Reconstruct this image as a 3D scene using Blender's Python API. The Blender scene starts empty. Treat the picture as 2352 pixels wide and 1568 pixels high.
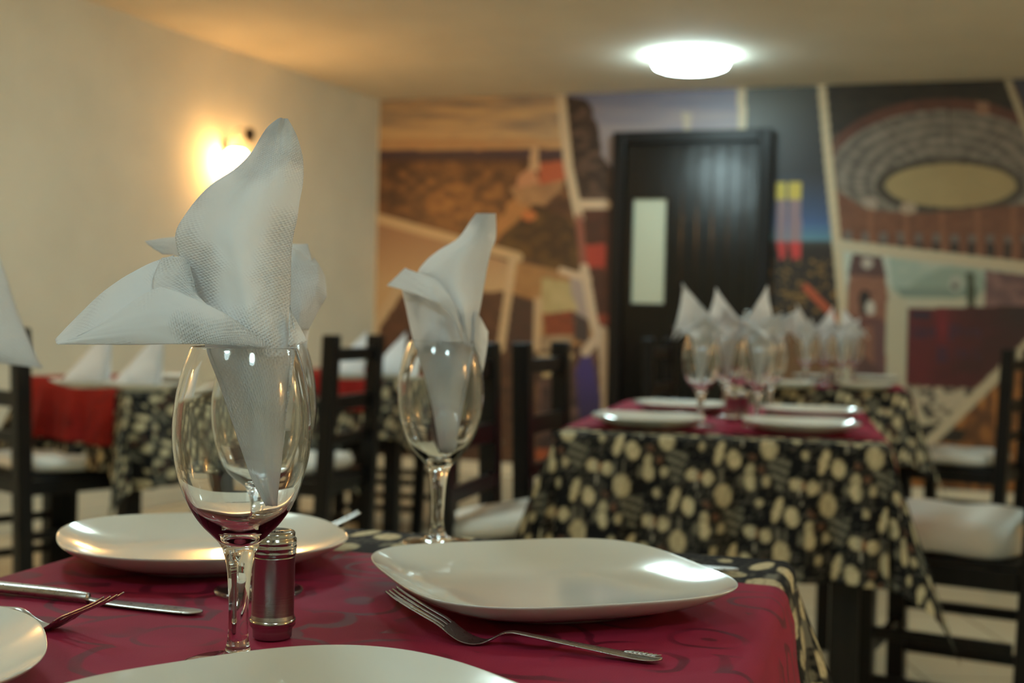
import bpy, bmesh, math, random
import numpy as np
from mathutils import Vector, Matrix

C = bpy.context.scene.collection
SC = bpy.context.scene
PI = math.pi
rnd = random.Random(7)

# ------------------------------------------------------------------ camera
F = 2900.0                      # focal length in pixels of the 2352-wide frame
PITCH, ROLL = math.atan(41/2900), math.radians(1.4)
TABLE_Z = 0.75
CAM_Z = TABLE_Z + 0.2325
CAM = np.array([0.0, 0.0, CAM_Z])
_f = np.array([0, math.cos(PITCH), -math.sin(PITCH)])
_u = np.array([0, math.sin(PITCH), math.cos(PITCH)])
_r = np.array([1.0, 0, 0])
R_ = _r*math.cos(ROLL) + _u*math.sin(ROLL)
U_ = -_r*math.sin(ROLL) + _u*math.cos(ROLL)
cam_data = bpy.data.cameras.new('camera')
cam = bpy.data.objects.new('camera', cam_data)
C.objects.link(cam)
cam.matrix_world = Matrix(((R_[0], U_[0], -_f[0], 0), (R_[1], U_[1], -_f[1], 0), (R_[2], U_[2], -_f[2], CAM_Z), (0, 0, 0, 1)))
cam_data.sensor_width = 36.0
cam_data.lens = 36.0*F/2352
cam_data.clip_start = 0.02
cam_data.dof.use_dof = True
cam_data.dof.focus_distance = 0.85
cam_data.dof.aperture_fstop = 6.3
SC.camera = cam

# ------------------------------------------------------------------ exposure, world, light levels
SC.view_settings.view_transform = 'Standard'
SC.view_settings.look = 'None'
SC.view_settings.gamma = 1
SC.view_settings.use_curve_mapping = False
SC.view_settings.exposure = 0.38
world = bpy.data.worlds.new('world'); SC.world = world; world.use_nodes = True
world.node_tree.nodes['Background'].inputs[0].default_value = (0.05, 0.05, 0.05, 1)
world.node_tree.nodes['Background'].inputs[1].default_value = 0.2
LAMP_COL = (0.72, 0.98, 1.0); LAMP_E = 27.0
SCONCE_COL = (1.0, 0.52, 0.17); SCONCE_E = 60.0
MURAL_GAIN = 0.95


def ray(px, py):
    d = R_*((px-1176)/F) + U_*((784-py)/F) + _f
    return d
def atY(px, py, Y):
    d = ray(px, py); return Vector(CAM + d*(Y/d[1]))
def atz(px, py, z):
    d = ray(px, py); return Vector(CAM + d*((z-CAM_Z)/d[2]))

# ------------------------------------------------------------------ helpers
def srgb(c):
    c = np.asarray(c, dtype=float)/255.0
    return np.where(c <= 0.04045, c/12.92, ((c+0.055)/1.055)**2.4)
def col(r, g, b):
    v = srgb((r, g, b)); return (float(v[0]), float(v[1]), float(v[2]), 1.0)

def tag(o, label=None, cat=None, group=None, kind=None):
    if label: o['label'] = label
    if cat: o['category'] = cat
    if group: o['group'] = group
    if kind: o['kind'] = kind
    return o
def empty(name, loc, rz=0.0):
    o = bpy.data.objects.new(name, None); C.objects.link(o)
    o.location = loc; o.rotation_euler = (0, 0, rz); o.empty_display_size = 0.05
    return o
def obj(name, me, mat=None, parent=None, smooth=True):
    if isinstance(me, bmesh.types.BMesh):
        bm = me; me = bpy.data.meshes.new(name); bm.to_mesh(me); bm.free()
    if mat: me.materials.append(mat)
    if smooth:
        me.polygons.foreach_set('use_smooth', [True]*len(me.polygons))
    o = bpy.data.objects.new(name, me); C.objects.link(o)
    if parent: o.parent = parent
    return o
def copy_tree(o, parent=None):
    c = o.copy(); C.objects.link(c); c.parent = parent
    for ch in list(o.children): copy_tree(ch, c)
    return c

def grid_mesh(name, P, colors=None, uv=None, closed_u=False):
    """P: (n,m,3) array -> mesh"""
    n, m = P.shape[:2]
    me = bpy.data.meshes.new(name)
    idx = np.arange(n*m).reshape(n, m)
    if closed_u:
        idx2 = np.concatenate([idx, idx[:, :1]], axis=1)
    else: idx2 = idx
    q = np.stack([idx2[:-1, :-1], idx2[:-1, 1:], idx2[1:, 1:], idx2[1:, :-1]], axis=-1).reshape(-1, 4)
    me.vertices.add(n*m); me.vertices.foreach_set('co', P.reshape(-1).astype(np.float32))
    me.loops.add(q.size); me.loops.foreach_set('vertex_index', q.reshape(-1).astype(np.int32))
    me.polygons.add(len(q)); me.polygons.foreach_set('loop_start', np.arange(0, q.size, 4, dtype=np.int32))
    me.polygons.foreach_set('loop_total', np.full(len(q), 4, dtype=np.int32))
    me.update(calc_edges=True)
    if colors is not None:
        ca = me.color_attributes.new('print', 'FLOAT_COLOR', 'POINT')
        rgba = np.ones((n*m, 4), dtype=np.float32); rgba[:, :3] = colors.reshape(-1, 3)
        ca.data.foreach_set('color', rgba.reshape(-1))
    if uv is not None:
        l = me.uv_layers.new(name='UVMap')
        l.data.foreach_set('uv', uv.reshape(-1, 2)[q.reshape(-1)].reshape(-1).astype(np.float32))
    me.validate()
    return me

def lathe(profile, seg=64, bm=None, off=(0, 0, 0), close=False):
    bm = bm or bmesh.new()
    rings = []
    for r, z in profile:
        if r < 1e-6:
            rings.append([bm.verts.new((off[0], off[1], off[2]+z))])
        else:
            rings.append([bm.verts.new((off[0]+r*math.cos(2*PI*k/seg), off[1]+r*math.sin(2*PI*k/seg), off[2]+z)) for k in range(seg)])
    pairs = list(zip(rings[:-1], rings[1:]))
    if close: pairs.append((rings[-1], rings[0]))
    for a, b in pairs:
        for k in range(seg):
            k2 = (k+1) % seg
            if len(a) == 1 and len(b) == 1: continue
            if len(a) == 1: bm.faces.new((a[0], b[k2], b[k]))
            elif len(b) == 1: bm.faces.new((a[k], a[k2], b[0]))
            else: bm.faces.new((a[k], a[k2], b[k2], b[k]))
    bmesh.ops.recalc_face_normals(bm, faces=bm.faces)
    return bm

def box(bm, cx, cy, cz, sx, sy, sz, bev=0.0, rz=0.0):
    r = bmesh.ops.create_cube(bm, size=1.0)
    vs = r['verts']
    for v in vs: v.co = Vector((v.co.x*sx, v.co.y*sy, v.co.z*sz))
    if bev > 0:
        es = list({e for v in vs for e in v.link_edges})
        rr = bmesh.ops.bevel(bm, geom=es, offset=bev, segments=2, affect='EDGES', profile=0.5)
        vs = list({v for f in rr['faces'] for v in f.verts} | {v for v in vs if v.is_valid})
    M = Matrix.Translation((cx, cy, cz)) @ Matrix.Rotation(rz, 4, 'Z')
    for v in vs: v.co = M @ v.co
    return bm
def boxm(*a, **k): return box(bmesh.new(), *a, **k)

def cr(p, t):     # Catmull-Rom through the rows of p at parameter t (array), clamped ends
    n = len(p); t = np.clip(t, 0, n-1-1e-9); i = np.floor(t).astype(int); f = (t-i)[:, None]
    g = lambda k: p[np.clip(k, 0, n-1)]
    sh = (len(t),) + p.shape[1:]
    f = f.reshape((len(t),)+(1,)*(p.ndim-1))
    p0, p1, p2, p3 = g(i-1), g(i), g(i+1), g(i+2)
    return (0.5*(2*p1+(p2-p0)*f+(2*p0-5*p1+4*p2-p3)*f*f+(3*p1-p0-3*p2+p3)*f**3)).reshape(sh)

def vnoise(x, y, seed=0):
    x = np.asarray(x, float); y = np.asarray(y, float)
    xi = np.floor(x).astype(np.int64); yi = np.floor(y).astype(np.int64)
    fx = x-xi; fy = y-yi; fx = fx*fx*(3-2*fx); fy = fy*fy*(3-2*fy)
    def h(a, b):
        n = (a*374761393 + b*668265263 + seed*1442695041) & 0xffffffff
        n = ((n ^ (n >> 13))*1274126177) & 0xffffffff
        return ((n ^ (n >> 16)) & 0xffff)/65535.0
    return (h(xi, yi)*(1-fx)+h(xi+1, yi)*fx)*(1-fy)+(h(xi, yi+1)*(1-fx)+h(xi+1, yi+1)*fx)*fy
def fbm(x, y, seed=0, o=4):
    s = 0; a = .5; t = 0
    for k in range(o):
        s = s+a*vnoise(x*2**k, y*2**k, seed+k); t += a; a *= .5
    return s/t

# ------------------------------------------------------------------ materials
def mat(name, color=(.8, .8, .8, 1), rough=.5, metal=0.0, **kw):
    m = bpy.data.materials.new(name); m.use_nodes = True
    b = m.node_tree.nodes['Principled BSDF']
    b.inputs['Base Color'].default_value = color
    b.inputs['Roughness'].default_value = rough
    b.inputs['Metallic'].default_value = metal
    for k, v in kw.items(): b.inputs[k.replace('_', ' ')].default_value = v
    return m
def N(m, t, **kw):
    n = m.node_tree.nodes.new(t)
    for k, v in kw.items():
        if hasattr(n, k) and k not in ('inputs',): setattr(n, k, v)
    return n
def L(m, a, b): m.node_tree.links.new(a, b)
def bsdf(m): return m.node_tree.nodes['Principled BSDF']
def add_bump(m, height, strength=.3, dist=.001):
    b = N(m, 'ShaderNodeBump'); b.inputs['Strength'].default_value = strength; b.inputs['Distance'].default_value = dist
    L(m, height, b.inputs['Height']); L(m, b.outputs[0], bsdf(m).inputs['Normal']); return b
def noise(m, scale, detail=3, coord='Object', vec=None):
    n = N(m, 'ShaderNodeTexNoise'); n.inputs['Scale'].default_value = scale; n.inputs['Detail'].default_value = detail
    if vec is None:
        t = N(m, 'ShaderNodeTexCoord'); vec = t.outputs[coord]
    L(m, vec, n.inputs['Vector']); return n
def ramp(m, fac, stops):
    r = N(m, 'ShaderNodeValToRGB'); cr_ = r.color_ramp
    cr_.elements[0].position = stops[0][0]; cr_.elements[0].color = stops[0][1]
    cr_.elements[1].position = stops[-1][0]; cr_.elements[1].color = stops[-1][1]
    for p, c in stops[1:-1]:
        e = cr_.elements.new(p); e.color = c
    L(m, fac, r.inputs[0]); return r

def plaster(name, c, rough=.85):
    m = mat(name, c, rough)
    n = noise(m, 3.0, 4); c2 = tuple(v*.93 for v in c[:3])+(1,)
    r = ramp(m, n.outputs[0], [(.35, c2), (.65, c)]); L(m, r.outputs[0], bsdf(m).inputs['Base Color'])
    n2 = noise(m, 140.0, 2); add_bump(m, n2.outputs[0], .15, .002)
    return m
M_wall = plaster('cream_wall_paint', (0.80, 0.74, 0.58, 1))
M_ceil = plaster('ceiling_paint', (0.78, 0.72, 0.60, 1))
def floor_mat():
    m = mat('cream_floor_tile', (.55, .48, .33, 1), .25)
    t = N(m, 'ShaderNodeTexCoord'); b = N(m, 'ShaderNodeTexBrick'); b.offset = 0
    b.inputs['Scale'].default_value = 1.0; b.inputs['Brick Width'].default_value = .4; b.inputs['Row Height'].default_value = .4
    b.inputs['Mortar Size'].default_value = .004
    b.inputs['Color1'].default_value = (.62, .55, .39, 1); b.inputs['Color2'].default_value = (.58, .51, .36, 1); b.inputs['Mortar'].default_value = (.3, .26, .18, 1)
    L(m, t.outputs['Object'], b.inputs['Vector']); L(m, b.outputs[0], bsdf(m).inputs['Base Color']); return m
M_floor = floor_mat()

def ceramic():
    m = mat('white_glazed_ceramic', (.70, .715, .655, 1), .12, Coat_Weight=.6, Coat_Roughness=.05)
    n = noise(m, 18.0, 2); add_bump(m, n.outputs[0], .12, .002); return m
M_plate = ceramic()
M_glass = mat('clear_glass', (.99, 1, .99, 1), 0.0, 0, Transmission_Weight=1.0, IOR=1.5)

def napkin_mat():
    m = mat('embossed_tissue', (.90, .91, .92, 1), .9)
    nt = m.node_tree; b = bsdf(m); out = nt.nodes['Material Output']
    uv = N(m, 'ShaderNodeUVMap'); mp = N(m, 'ShaderNodeMapping'); mp.inputs['Rotation'].default_value = (0, 0, .45)
    L(m, uv.outputs[0], mp.inputs[0])
    v = N(m, 'ShaderNodeTexVoronoi'); v.inputs['Scale'].default_value = 480; v.inputs['Randomness'].default_value = .12
    L(m, mp.outputs[0], v.inputs['Vector'])
    r = ramp(m, v.outputs['Distance'], [(.12, (0, 0, 0, 1)), (.5, (1, 1, 1, 1))])
    n = noise(m, 14, 3, 'Object')
    rr = ramp(m, n.outputs[0], [(.42, (0, 0, 0, 1)), (.55, (1, 1, 1, 1))])
    mu = N(m, 'ShaderNodeMath', operation='MULTIPLY'); L(m, r.outputs[0], mu.inputs[0]); L(m, rr.outputs[0], mu.inputs[1])
    add_bump(m, mu.outputs[0], .9, .0012)
    tr = N(m, 'ShaderNodeBsdfTranslucent'); tr.inputs[0].default_value = (.90, .91, .92, 1)
    mx = N(m, 'ShaderNodeMixShader'); mx.inputs[0].default_value = .36
    L(m, b.outputs[0], mx.inputs[1]); L(m, tr.outputs[0], mx.inputs[2]); L(m, mx.outputs[0], out.inputs[0])
    return m
M_nap = napkin_mat()

def runner_mat(name, base, dark):
    m = mat(name, base, .62, Specular_IOR_Level=.18)
    uv = N(m, 'ShaderNodeUVMap')
    wn = noise(m, 9, 2, vec=uv.outputs[0])
    sub = N(m, 'ShaderNodeVectorMath', operation='SUBTRACT'); L(m, wn.outputs['Color'], sub.inputs[0]); sub.inputs[1].default_value = (.5, .5, .5)
    sc = N(m, 'ShaderNodeVectorMath', operation='SCALE'); L(m, sub.outputs[0], sc.inputs[0]); sc.inputs['Scale'].default_value = .045
    ad = N(m, 'ShaderNodeVectorMath', operation='ADD'); L(m, uv.outputs[0], ad.inputs[0]); L(m, sc.outputs[0], ad.inputs[1])
    v = N(m, 'ShaderNodeTexVoronoi', feature='F1'); v.inputs['Scale'].default_value = 12; v.inputs['Randomness'].default_value = .9
    L(m, ad.outputs[0], v.inputs['Vector'])
    s = N(m, 'ShaderNodeMath', operation='MULTIPLY'); L(m, v.outputs['Distance'], s.inputs[0]); s.inputs[1].default_value = 22
    sn = N(m, 'ShaderNodeMath', operation='SINE'); L(m, s.outputs[0], sn.inputs[0])
    gate = noise(m, 12, 1, vec=uv.outputs[0])
    gr = ramp(m, gate.outputs[0], [(.40, (0, 0, 0, 1)), (.54, (1, 1, 1, 1))])
    r = ramp(m, sn.outputs[0], [(.55, (0, 0, 0, 1)), (.85, (1, 1, 1, 1))])
    mu = N(m, 'ShaderNodeMath', operation='MULTIPLY'); L(m, r.outputs[0], mu.inputs[0]); L(m, gr.outputs[0], mu.inputs[1])
    cr2 = ramp(m, mu.outputs[0], [(0, base), (1, dark)]); L(m, cr2.outputs[0], bsdf(m).inputs['Base Color'])
    rg = N(m, 'ShaderNodeMapRange'); rg.inputs['To Min'].default_value = .75; rg.inputs['To Max'].default_value = .6
    L(m, mu.outputs[0], rg.inputs[0]); L(m, rg.outputs[0], bsdf(m).inputs['Roughness'])
    wv = noise(m, 900, 1, vec=uv.outputs[0]); add_bump(m, wv.outputs[0], .35, .0006)
    return m
M_runner = runner_mat('crimson_jacquard', (.27, .014, .045, 1), (.13, .006, .022, 1))
M_runner_red = runner_mat('brick_red_jacquard', (.24, .012, .010, 1), (.16, .008, .007, 1))

def print_mat(name, rough=.8, attr='print'):
    m = mat(name, (.5, .5, .5, 1), rough)
    a = N(m, 'ShaderNodeAttribute'); a.attribute_name = attr
    L(m, a.outputs['Color'], bsdf(m).inputs['Base Color']); return m
M_cloth = print_mat('printed_cotton', .8)
bsdf(M_cloth).inputs['Specular IOR Level'].default_value = .15
_n = noise(M_cloth, 700, 1); add_bump(M_cloth, _n.outputs[0], .3, .0005)
M_mural = print_mat('printed_wall_vinyl', .45)

def black_wood():
    m = mat('black_lacquered_wood', (.012, .011, .010, 1), .38, Specular_IOR_Level=.25)
    t = N(m, 'ShaderNodeTexCoord'); mp = N(m, 'ShaderNodeMapping'); mp.inputs['Scale'].default_value = (40, 40, 3)
    L(m, t.outputs['Object'], mp.inputs[0]); n = noise(m, 2, 4, vec=mp.outputs[0])
    r = ramp(m, n.outputs[0], [(.3, (.004, .004, .004, 1)), (.8, (.013, .011, .010, 1))]); L(m, r.outputs[0], bsdf(m).inputs['Base Color'])
    add_bump(m, n.outputs[0], .15, .001); return m
M_black = black_wood()
M_cushion = mat('white_cushion_fabric', (.62, .60, .53, 1), .85)
_n = noise(M_cushion, 260, 2); add_bump(M_cushion, _n.outputs[0], .3, .001)

def steel(name, rough, brushed=False):
    m = mat(name, (.44, .43, .41, 1), rough, 1.0)
    if brushed:
        t = N(m, 'ShaderNodeTexCoord'); mp = N(m, 'ShaderNodeMapping'); mp.inputs['Scale'].default_value = (5, 5, 2600)
        L(m, t.outputs['Object'], mp.inputs[0]); n = noise(m, 1.0, 2, vec=mp.outputs[0])
        add_bump(m, n.outputs[0], .25, .0004)
    else:
        n = noise(m, 220, 3); r = N(m, 'ShaderNodeMapRange'); r.inputs['To Min'].default_value = rough*.7; r.inputs['To Max'].default_value = rough*1.5
        L(m, n.outputs[0], r.inputs[0]); L(m, r.outputs[0], bsdf(m).inputs['Roughness'])
    return m
M_steel = steel('polished_steel', .27)
M_brushed = steel('brushed_steel', .27, True)
M_bright = steel('mirror_steel', .12)
M_dark = mat('dark_bronze_metal', (.035, .028, .022, 1), .4, .7)
M_blackcap = mat('black_plastic', (.02, .02, .02, 1), .4)
def emit(name, c, s):
    m = bpy.data.materials.new(name); m.use_nodes = True; nt = m.node_tree
    nt.nodes.remove(nt.nodes['Principled BSDF']); e = nt.nodes.new('ShaderNodeEmission')
    e.inputs[0].default_value = tuple(c)+(1,); e.inputs[1].default_value = s
    nt.links.new(e.outputs[0], nt.nodes['Material Output'].inputs[0]); return m
M_lamp = emit('lit_led_diffuser', LAMP_COL, LAMP_E)
M_sconce = emit('lit_warm_glass_shade', SCONCE_COL, SCONCE_E)
M_white_metal = mat('white_enamel', (.8, .8, .8, 1), .3)
M_pane = mat('frosted_door_pane', (.50, .54, .42, 1), .35)

# ------------------------------------------------------------------ room shell
CEIL = 2.45
def Zc(px, py): return atz(px, py, CEIL)
corner = Zc(870, 230); backR = Zc(2352, 180); leftN = Zc(200, 0)
bd = (backR-corner).to_2d().normalized(); ld = (leftN-corner).to_2d().normalized()
c2 = corner.to_2d()
bR = c2+bd*6.2                     # back-right corner
lN = c2+ld*11.5                    # left wall runs on past the camera
inn = Vector((bd.y, -bd.x)) if bd.y*0-bd.x*1 < 0 else Vector((-bd.y, bd.x))
if inn.y > 0: inn = -inn
rN = bR+inn*10.6
foot = [c2, bR, rN, lN]
def wall(name, a, b, m, z0=0.0, z1=CEIL, th=.12, out=None):
    cen = sum(foot, Vector((0, 0)))/4
    d = (b-a).normalized(); n = Vector((-d.y, d.x))
    if (cen-a).dot(n) > 0: n = -n
    bm = bmesh.new(); vs = []
    for z in (z0, z1):
        for p in (a, b, b+n*th, a+n*th): vs.append(bm.verts.new((p.x, p.y, z)))
    for f in ((0, 1, 2, 3), (4, 5, 6, 7), (0, 1, 5, 4), (1, 2, 6, 5), (2, 3, 7, 6), (3, 0, 4, 7)): bm.faces.new([vs[i] for i in f])
    bmesh.ops.recalc_face_normals(bm, faces=bm.faces)
    o = obj(name, bm, m, smooth=False); return tag(o, kind='structure')
wall('wall_back', foot[0], foot[1], M_wall)
wall('wall_right', foot[1], foot[2], M_wall)
wall('wall_rear', foot[2], foot[3], M_wall)
wall('wall_left', foot[3], foot[0], M_wall)
def slab(name, z0, z1, m):
    bm = bmesh.new(); cen = sum(foot, Vector((0, 0)))/4; vs = []
    for z in (z0, z1):
        for p in foot:
            q = p+(p-cen).normalized()*.2; vs.append(bm.verts.new((q.x, q.y, z)))
    bm.faces.new(vs[:4]); bm.faces.new(vs[4:])
    for k in range(4): bm.faces.new((vs[k], vs[(k+1) % 4], vs[4+(k+1) % 4], vs[4+k]))
    bmesh.ops.recalc_face_normals(bm, faces=bm.faces)
    return tag(obj(name, bm, m, smooth=False), kind='structure')
slab('floor', -.1, 0, M_floor); slab('ceiling', CEIL, CEIL+.1, M_ceil)

bn = Vector((bd.y, -bd.x));  bn = bn if bn.y < 0 else -bn       # back wall inward normal (towards camera)
ln = Vector((-ld.y, ld.x));  ln = ln if ln.x > 0 else -ln       # left wall inward normal
def on_back(px, py, off=0.0):
    d = ray(px, py); n3 = np.array([bn.x, bn.y, 0]); p0 = np.array([c2.x, c2.y, 0])+n3*off
    t = np.dot(p0-CAM, n3)/np.dot(d, n3); return Vector(CAM+d*t)
def on_left(px, py, off=0.0):
    d = ray(px, py); n3 = np.array([ln.x, ln.y, 0]); p0 = np.array([c2.x, c2.y, 0])+n3*off
    t = np.dot(p0-CAM, n3)/np.dot(d, n3); return Vector(CAM+d*t)

# ------------------------------------------------------------------ mural: a printed photo collage covering the back wall
def inpoly(x, y, poly):
    ins = np.zeros(x.shape, bool); n = len(poly)
    for i in range(n):
        x1, y1 = poly[i]; x2, y2 = poly[(i+1) % n]
        c = ((y1 > y) != (y2 > y)) & (x < (x2-x1)*(y-y1)/((y2-y1) if y2 != y1 else 1e-9)+x1)
        ins ^= c
    return ins
def paint_mural(X, Y):
    """X, Y: pattern coordinates of the print (2352-wide layout of the collage)"""
    img = np.zeros(X.shape+(3,)); A = lambda *c: np.array(c, float)
    WHITE = A(205, 188, 152)
    img[:] = A(120, 85, 50)
    n1 = fbm(X/60, Y/40, 1); n2 = fbm(X/22, Y/16, 5); n3 = fbm(X/120, Y/14, 9)
    wx = X+(n2-.5)*16; wy = Y+(n1-.5)*14
    def put(mask, c, a=1.0):
        c = np.asarray(c, float); a = np.asarray(a)*np.ones(X.shape)
        cc = c if c.ndim == 1 else c[mask]
        img[mask] = img[mask]*(1-a[mask][:, None])+cc*a[mask][:, None]
    def poly(p, c, a=1.0, warp=False): put(inpoly(wx if warp else X, wy if warp else Y, p), c, a)
    def line(p, w, c):
        for (x1, y1), (x2, y2) in zip(p[:-1], p[1:]):
            dx, dy = x2-x1, y2-y1; t = np.clip(((X-x1)*dx+(Y-y1)*dy)/(dx*dx+dy*dy), 0, 1)
            put(np.hypot(X-x1-t*dx, Y-y1-t*dy) < w/2, c)
    def ell(cx, cy, rx, ry, c, a=1.0): put(((X-cx)/rx)**2+((Y-cy)/ry)**2 < 1, c, a)
    def mix(a, b, t): t = np.clip(t, 0, 1)[..., None]; return A(*a)*(1-t)+A(*b)*t
    # lower left base behind the tables
    poly([(840, 480), (1420, 480), (1420, 1250), (840, 1250)], mix((75, 50, 38), (110, 75, 50), (n2-.3)*2))
    # A: sunset over the plain
    PA = [(840, 200), (1283, 200), (1300, 390), (1345, 640), (1200, 592), (840, 492)]
    inA = inpoly(X, Y, PA)
    put(inA, mix((150, 128, 108), (212, 172, 118), (n3-.3)*2.6))
    put(inA & (Y > 318) & (Y < 350), mix((205, 160, 105), (190, 140, 90), n2))
    put(inA & (Y > 345+4*np.sin(X/70)), mix((78, 48, 32), (150, 98, 48), (n2-.38)*2.4))
    put(inA & (Y > 345) & (Y < 372), mix((66, 50, 70), (84, 52, 44), (Y-345)/27))
    gold = np.exp(-((X-1060)/110)**2-((Y-470)/60)**2)
    put(inA & (Y > 372), A(190, 122, 45), gold*.75*np.clip(n2*1.7, 0, 1))
    poly([(1240, 470), (1335, 520), (1350, 640), (1140, 570), (1180, 490)], mix((72, 48, 26), (110, 78, 32), (n2-.4)*3), 1, True)
    poly([(1105, 560), (1150, 500), (1185, 440), (1225, 440), (1215, 480), (1150, 540), (1120, 580)], A(196, 132, 66), .9, True)
    poly([(1168, 430), (1296, 398), (1290, 440), (1250, 470), (1190, 468)], mix((200, 148, 92), (150, 105, 70), n2), 1, True)
    poly([(1238, 375), (1298, 368), (1298, 412), (1238, 425)], A(190, 88, 46))
    poly([(1190, 405), (1225, 380), (1240, 420), (1185, 432)], A(205, 140, 95))
    poly([(1214, 392), (1220, 338), (1236, 332), (1240, 392)], A(208, 165, 120))
    ell(1215, 495, 18, 12, A(205, 115, 48))
    # B: tree against evening sky
    poly([(1300, 200), (1720, 200), (1715, 310), (1410, 330), (1410, 470), (1330, 470)], mix((118, 118, 142), (158, 146, 150), (Y-215)/90+(n3-.5)*1.2))
    poly([(1298, 215), (1345, 225), (1375, 290), (1385, 360), (1415, 400), (1410, 470), (1330, 470), (1310, 400)], mix((52, 36, 28), (96, 70, 56), (n2-.45)*4), 1, True)
    poly([(1565, 255), (1590, 262), (1585, 300), (1570, 300)], A(185, 170, 150))
    # below the short white bar: red lit building
    poly([(1333, 470), (1420, 470), (1420, 800), (1375, 780)], mix((98, 46, 28), (70, 38, 26), n2*1.3))
    poly([(1343, 562), (1392, 560), (1392, 616), (1350, 614)], A(178, 52, 30))
    poly([(1372, 720), (1400, 720), (1400, 745), (1372, 745)], A(150, 60, 32))
    line([(1333, 470), (1392, 470)], 22, A(215, 185, 150))
    # C: three smaller pictures
    poly([(840, 500), (1178, 605), (1160, 770), (920, 800), (840, 800)], mix((170, 124, 88), (208, 172, 124), (Y-520)/130))
    poly([(925, 672), (1160, 668), (1150, 830), (840, 830), (868, 760)], mix((66, 44, 34), (112, 72, 50), n2*1.3), 1, True)
    poly([(1188, 600), (1345, 635), (1372, 790), (1150, 800)], mix((186, 136, 78), (160, 112, 62), n2))
    poly([(1245, 640), (1330, 650), (1335, 720), (1240, 715)], mix((208, 186, 130), (170, 150, 96), n2), 1, True)
    poly([(1310, 640), (1345, 640), (1360, 740), (1325, 720)], A(172, 152, 142), 1, True)
    poly([(1170, 672), (1228, 690), (1224, 800), (1150, 800)], mix((68, 54, 48), (86, 52, 42), n2))
    poly([(1250, 722), (1316, 712), (1320, 768), (1250, 770)], mix((158, 72, 34), (120, 56, 30), n2))
    poly([(1318, 716), (1352, 735), (1352, 790), (1318, 780)], A(74, 60, 58))
    poly([(1236, 772), (1312, 770), (1312, 800), (1236, 804)], mix((198, 170, 132), (120, 92, 66), n2))
    poly([(1236, 812), (1318, 812), (1290, 870), (1250, 880)], A(204, 176, 124))
    poly([(1236, 870), (1330, 850), (1340, 1090), (1236, 1090)], mix((58, 40, 40), (132, 96, 84), (n2-.35)*2))
    poly([(1322, 850), (1352, 780), (1384, 940), (1380, 1000), (1330, 960)], mix((62, 48, 118), (48, 36, 70), (Y-860)/120))
    poly([(1232, 1030), (1290, 1030), (1290, 1110), (1232, 1110)], A(168, 78, 32))
    line([(862, 500), (1190, 590)], 22, A(214, 180, 132))
    line([(1178, 600), (1150, 800)], 19, A(214, 182, 138))
    line([(930, 640), (862, 750), (862, 800)], 20, A(212, 184, 142))
    line([(1236, 690), (1232, 800)], 17, A(205, 172, 130))
    line([(1290, 622), (1350, 640)], 16, A(214, 184, 150))
    line([(1287, 200), (1306, 385), (1330, 500)], 21, A(212, 186, 150))
    line([(1330, 500), (1340, 610)], 17, A(150, 85, 66))
    line([(1342, 615), (1364, 740), (1385, 800)], 20, A(210, 184, 152))
    line([(1345, 808), (1385, 760), (1393, 960)], 22, A(208, 182, 152))
    # D: night view with light columns
    PD = [(1712, 190), (1880, 190), (1932, 760), (1700, 760)]
    inD = inpoly(X, Y, PD)
    put(inD, mix((84, 86, 80), (50, 50, 54), (Y-210)/200+(X-1790)/300))
    put(inD & (Y > 400), mix((52, 54, 64), (62, 96, 148), (Y-410)/110))
    put(inD & (Y > 510), mix((62, 96, 148), (88, 140, 160), (Y-510)/40))
    put(inD & (Y > 553), mix((70, 74, 74), (44, 34, 28), (Y-553)/20))
    for x0, x1 in ((1783, 1806), (1812, 1840)):
        poly([(x0, 418), (x1, 418), (x1, 458), (x0, 458)], A(205, 182, 62))
        poly([(x0, 458), (x1, 458), (x1, 556), (x0, 556)], A(156, 124, 128), .9)
        poly([(x0, 556), (x1, 556), (x1-2, 592), (x0+8, 596)], A(205, 48, 42))
    put(inD & (Y > 595) & (Y < 720) & (fbm(X/9, Y/6, 21, 2) > .66), A(175, 130, 50), .8)
    line([(1852, 660), (1925, 735)], 17, A(188, 82, 36))
    line([(1704, 190), (1704, 300)], 20, WHITE)
    # E: bullring seen from above
    PE = [(1890, 190), (2318, 180), (2380, 340), (2380, 615), (1918, 556)]
    inE = inpoly(X, Y, PE)
    put(inE, mix((34, 30, 24), (60, 50, 36), n2))
    e1 = ((X-2170)/292)**2+((Y-412)/186)**2
    put(inE & (e1 < 1), mix((112, 66, 48), (80, 48, 38), n2))
    e2 = ((X-2172)/276)**2+((Y-418)/166)**2
    ringt = np.sin(np.sqrt(e2)*46)*.5+.5; ang = np.arctan2((Y-430)/.55, X-2180)
    put(inE & (e2 < 1), mix((92, 84, 76), (152, 142, 126), ringt*.55+(fbm(ang*14, e2*9, 3)-.3)))
    put(inE & (e2 < 1) & (np.abs(np.sin(ang*6)) < .05), A(62, 52, 46), .7)
    e3 = ((X-2182)/172)**2+((Y-428)/66)**2
    put(inE & (e3 < 1), A(74, 66, 54))
    ell(2184, 426, 151, 50, mix((176, 155, 104), (160, 140, 94), n1))
    fac = Y > 468+20*np.exp(-((X-2110)/170)**2)-((X < 1990)*(1990-X)*.55)
    put(inE & fac & (Y > 400), mix((134, 86, 58), (108, 66, 46), n2))
    arch = (np.mod(X-1938, 41) < 17) & (Y > 535+(X-2100)*.03) & (Y < 584+(X-2100)*.05)
    put(inE & fac & arch, A(52, 44, 42)); put(inE & fac & arch & (Y < 556), A(112, 104, 100))
    put(inE & fac & (np.mod(X-1912, 82) < 12), A(150, 98, 66), .7)
    ell(2000, 466, 17, 14, A(168, 150, 132)); ell(2086, 478, 20, 14, A(172, 150, 126))
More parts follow.
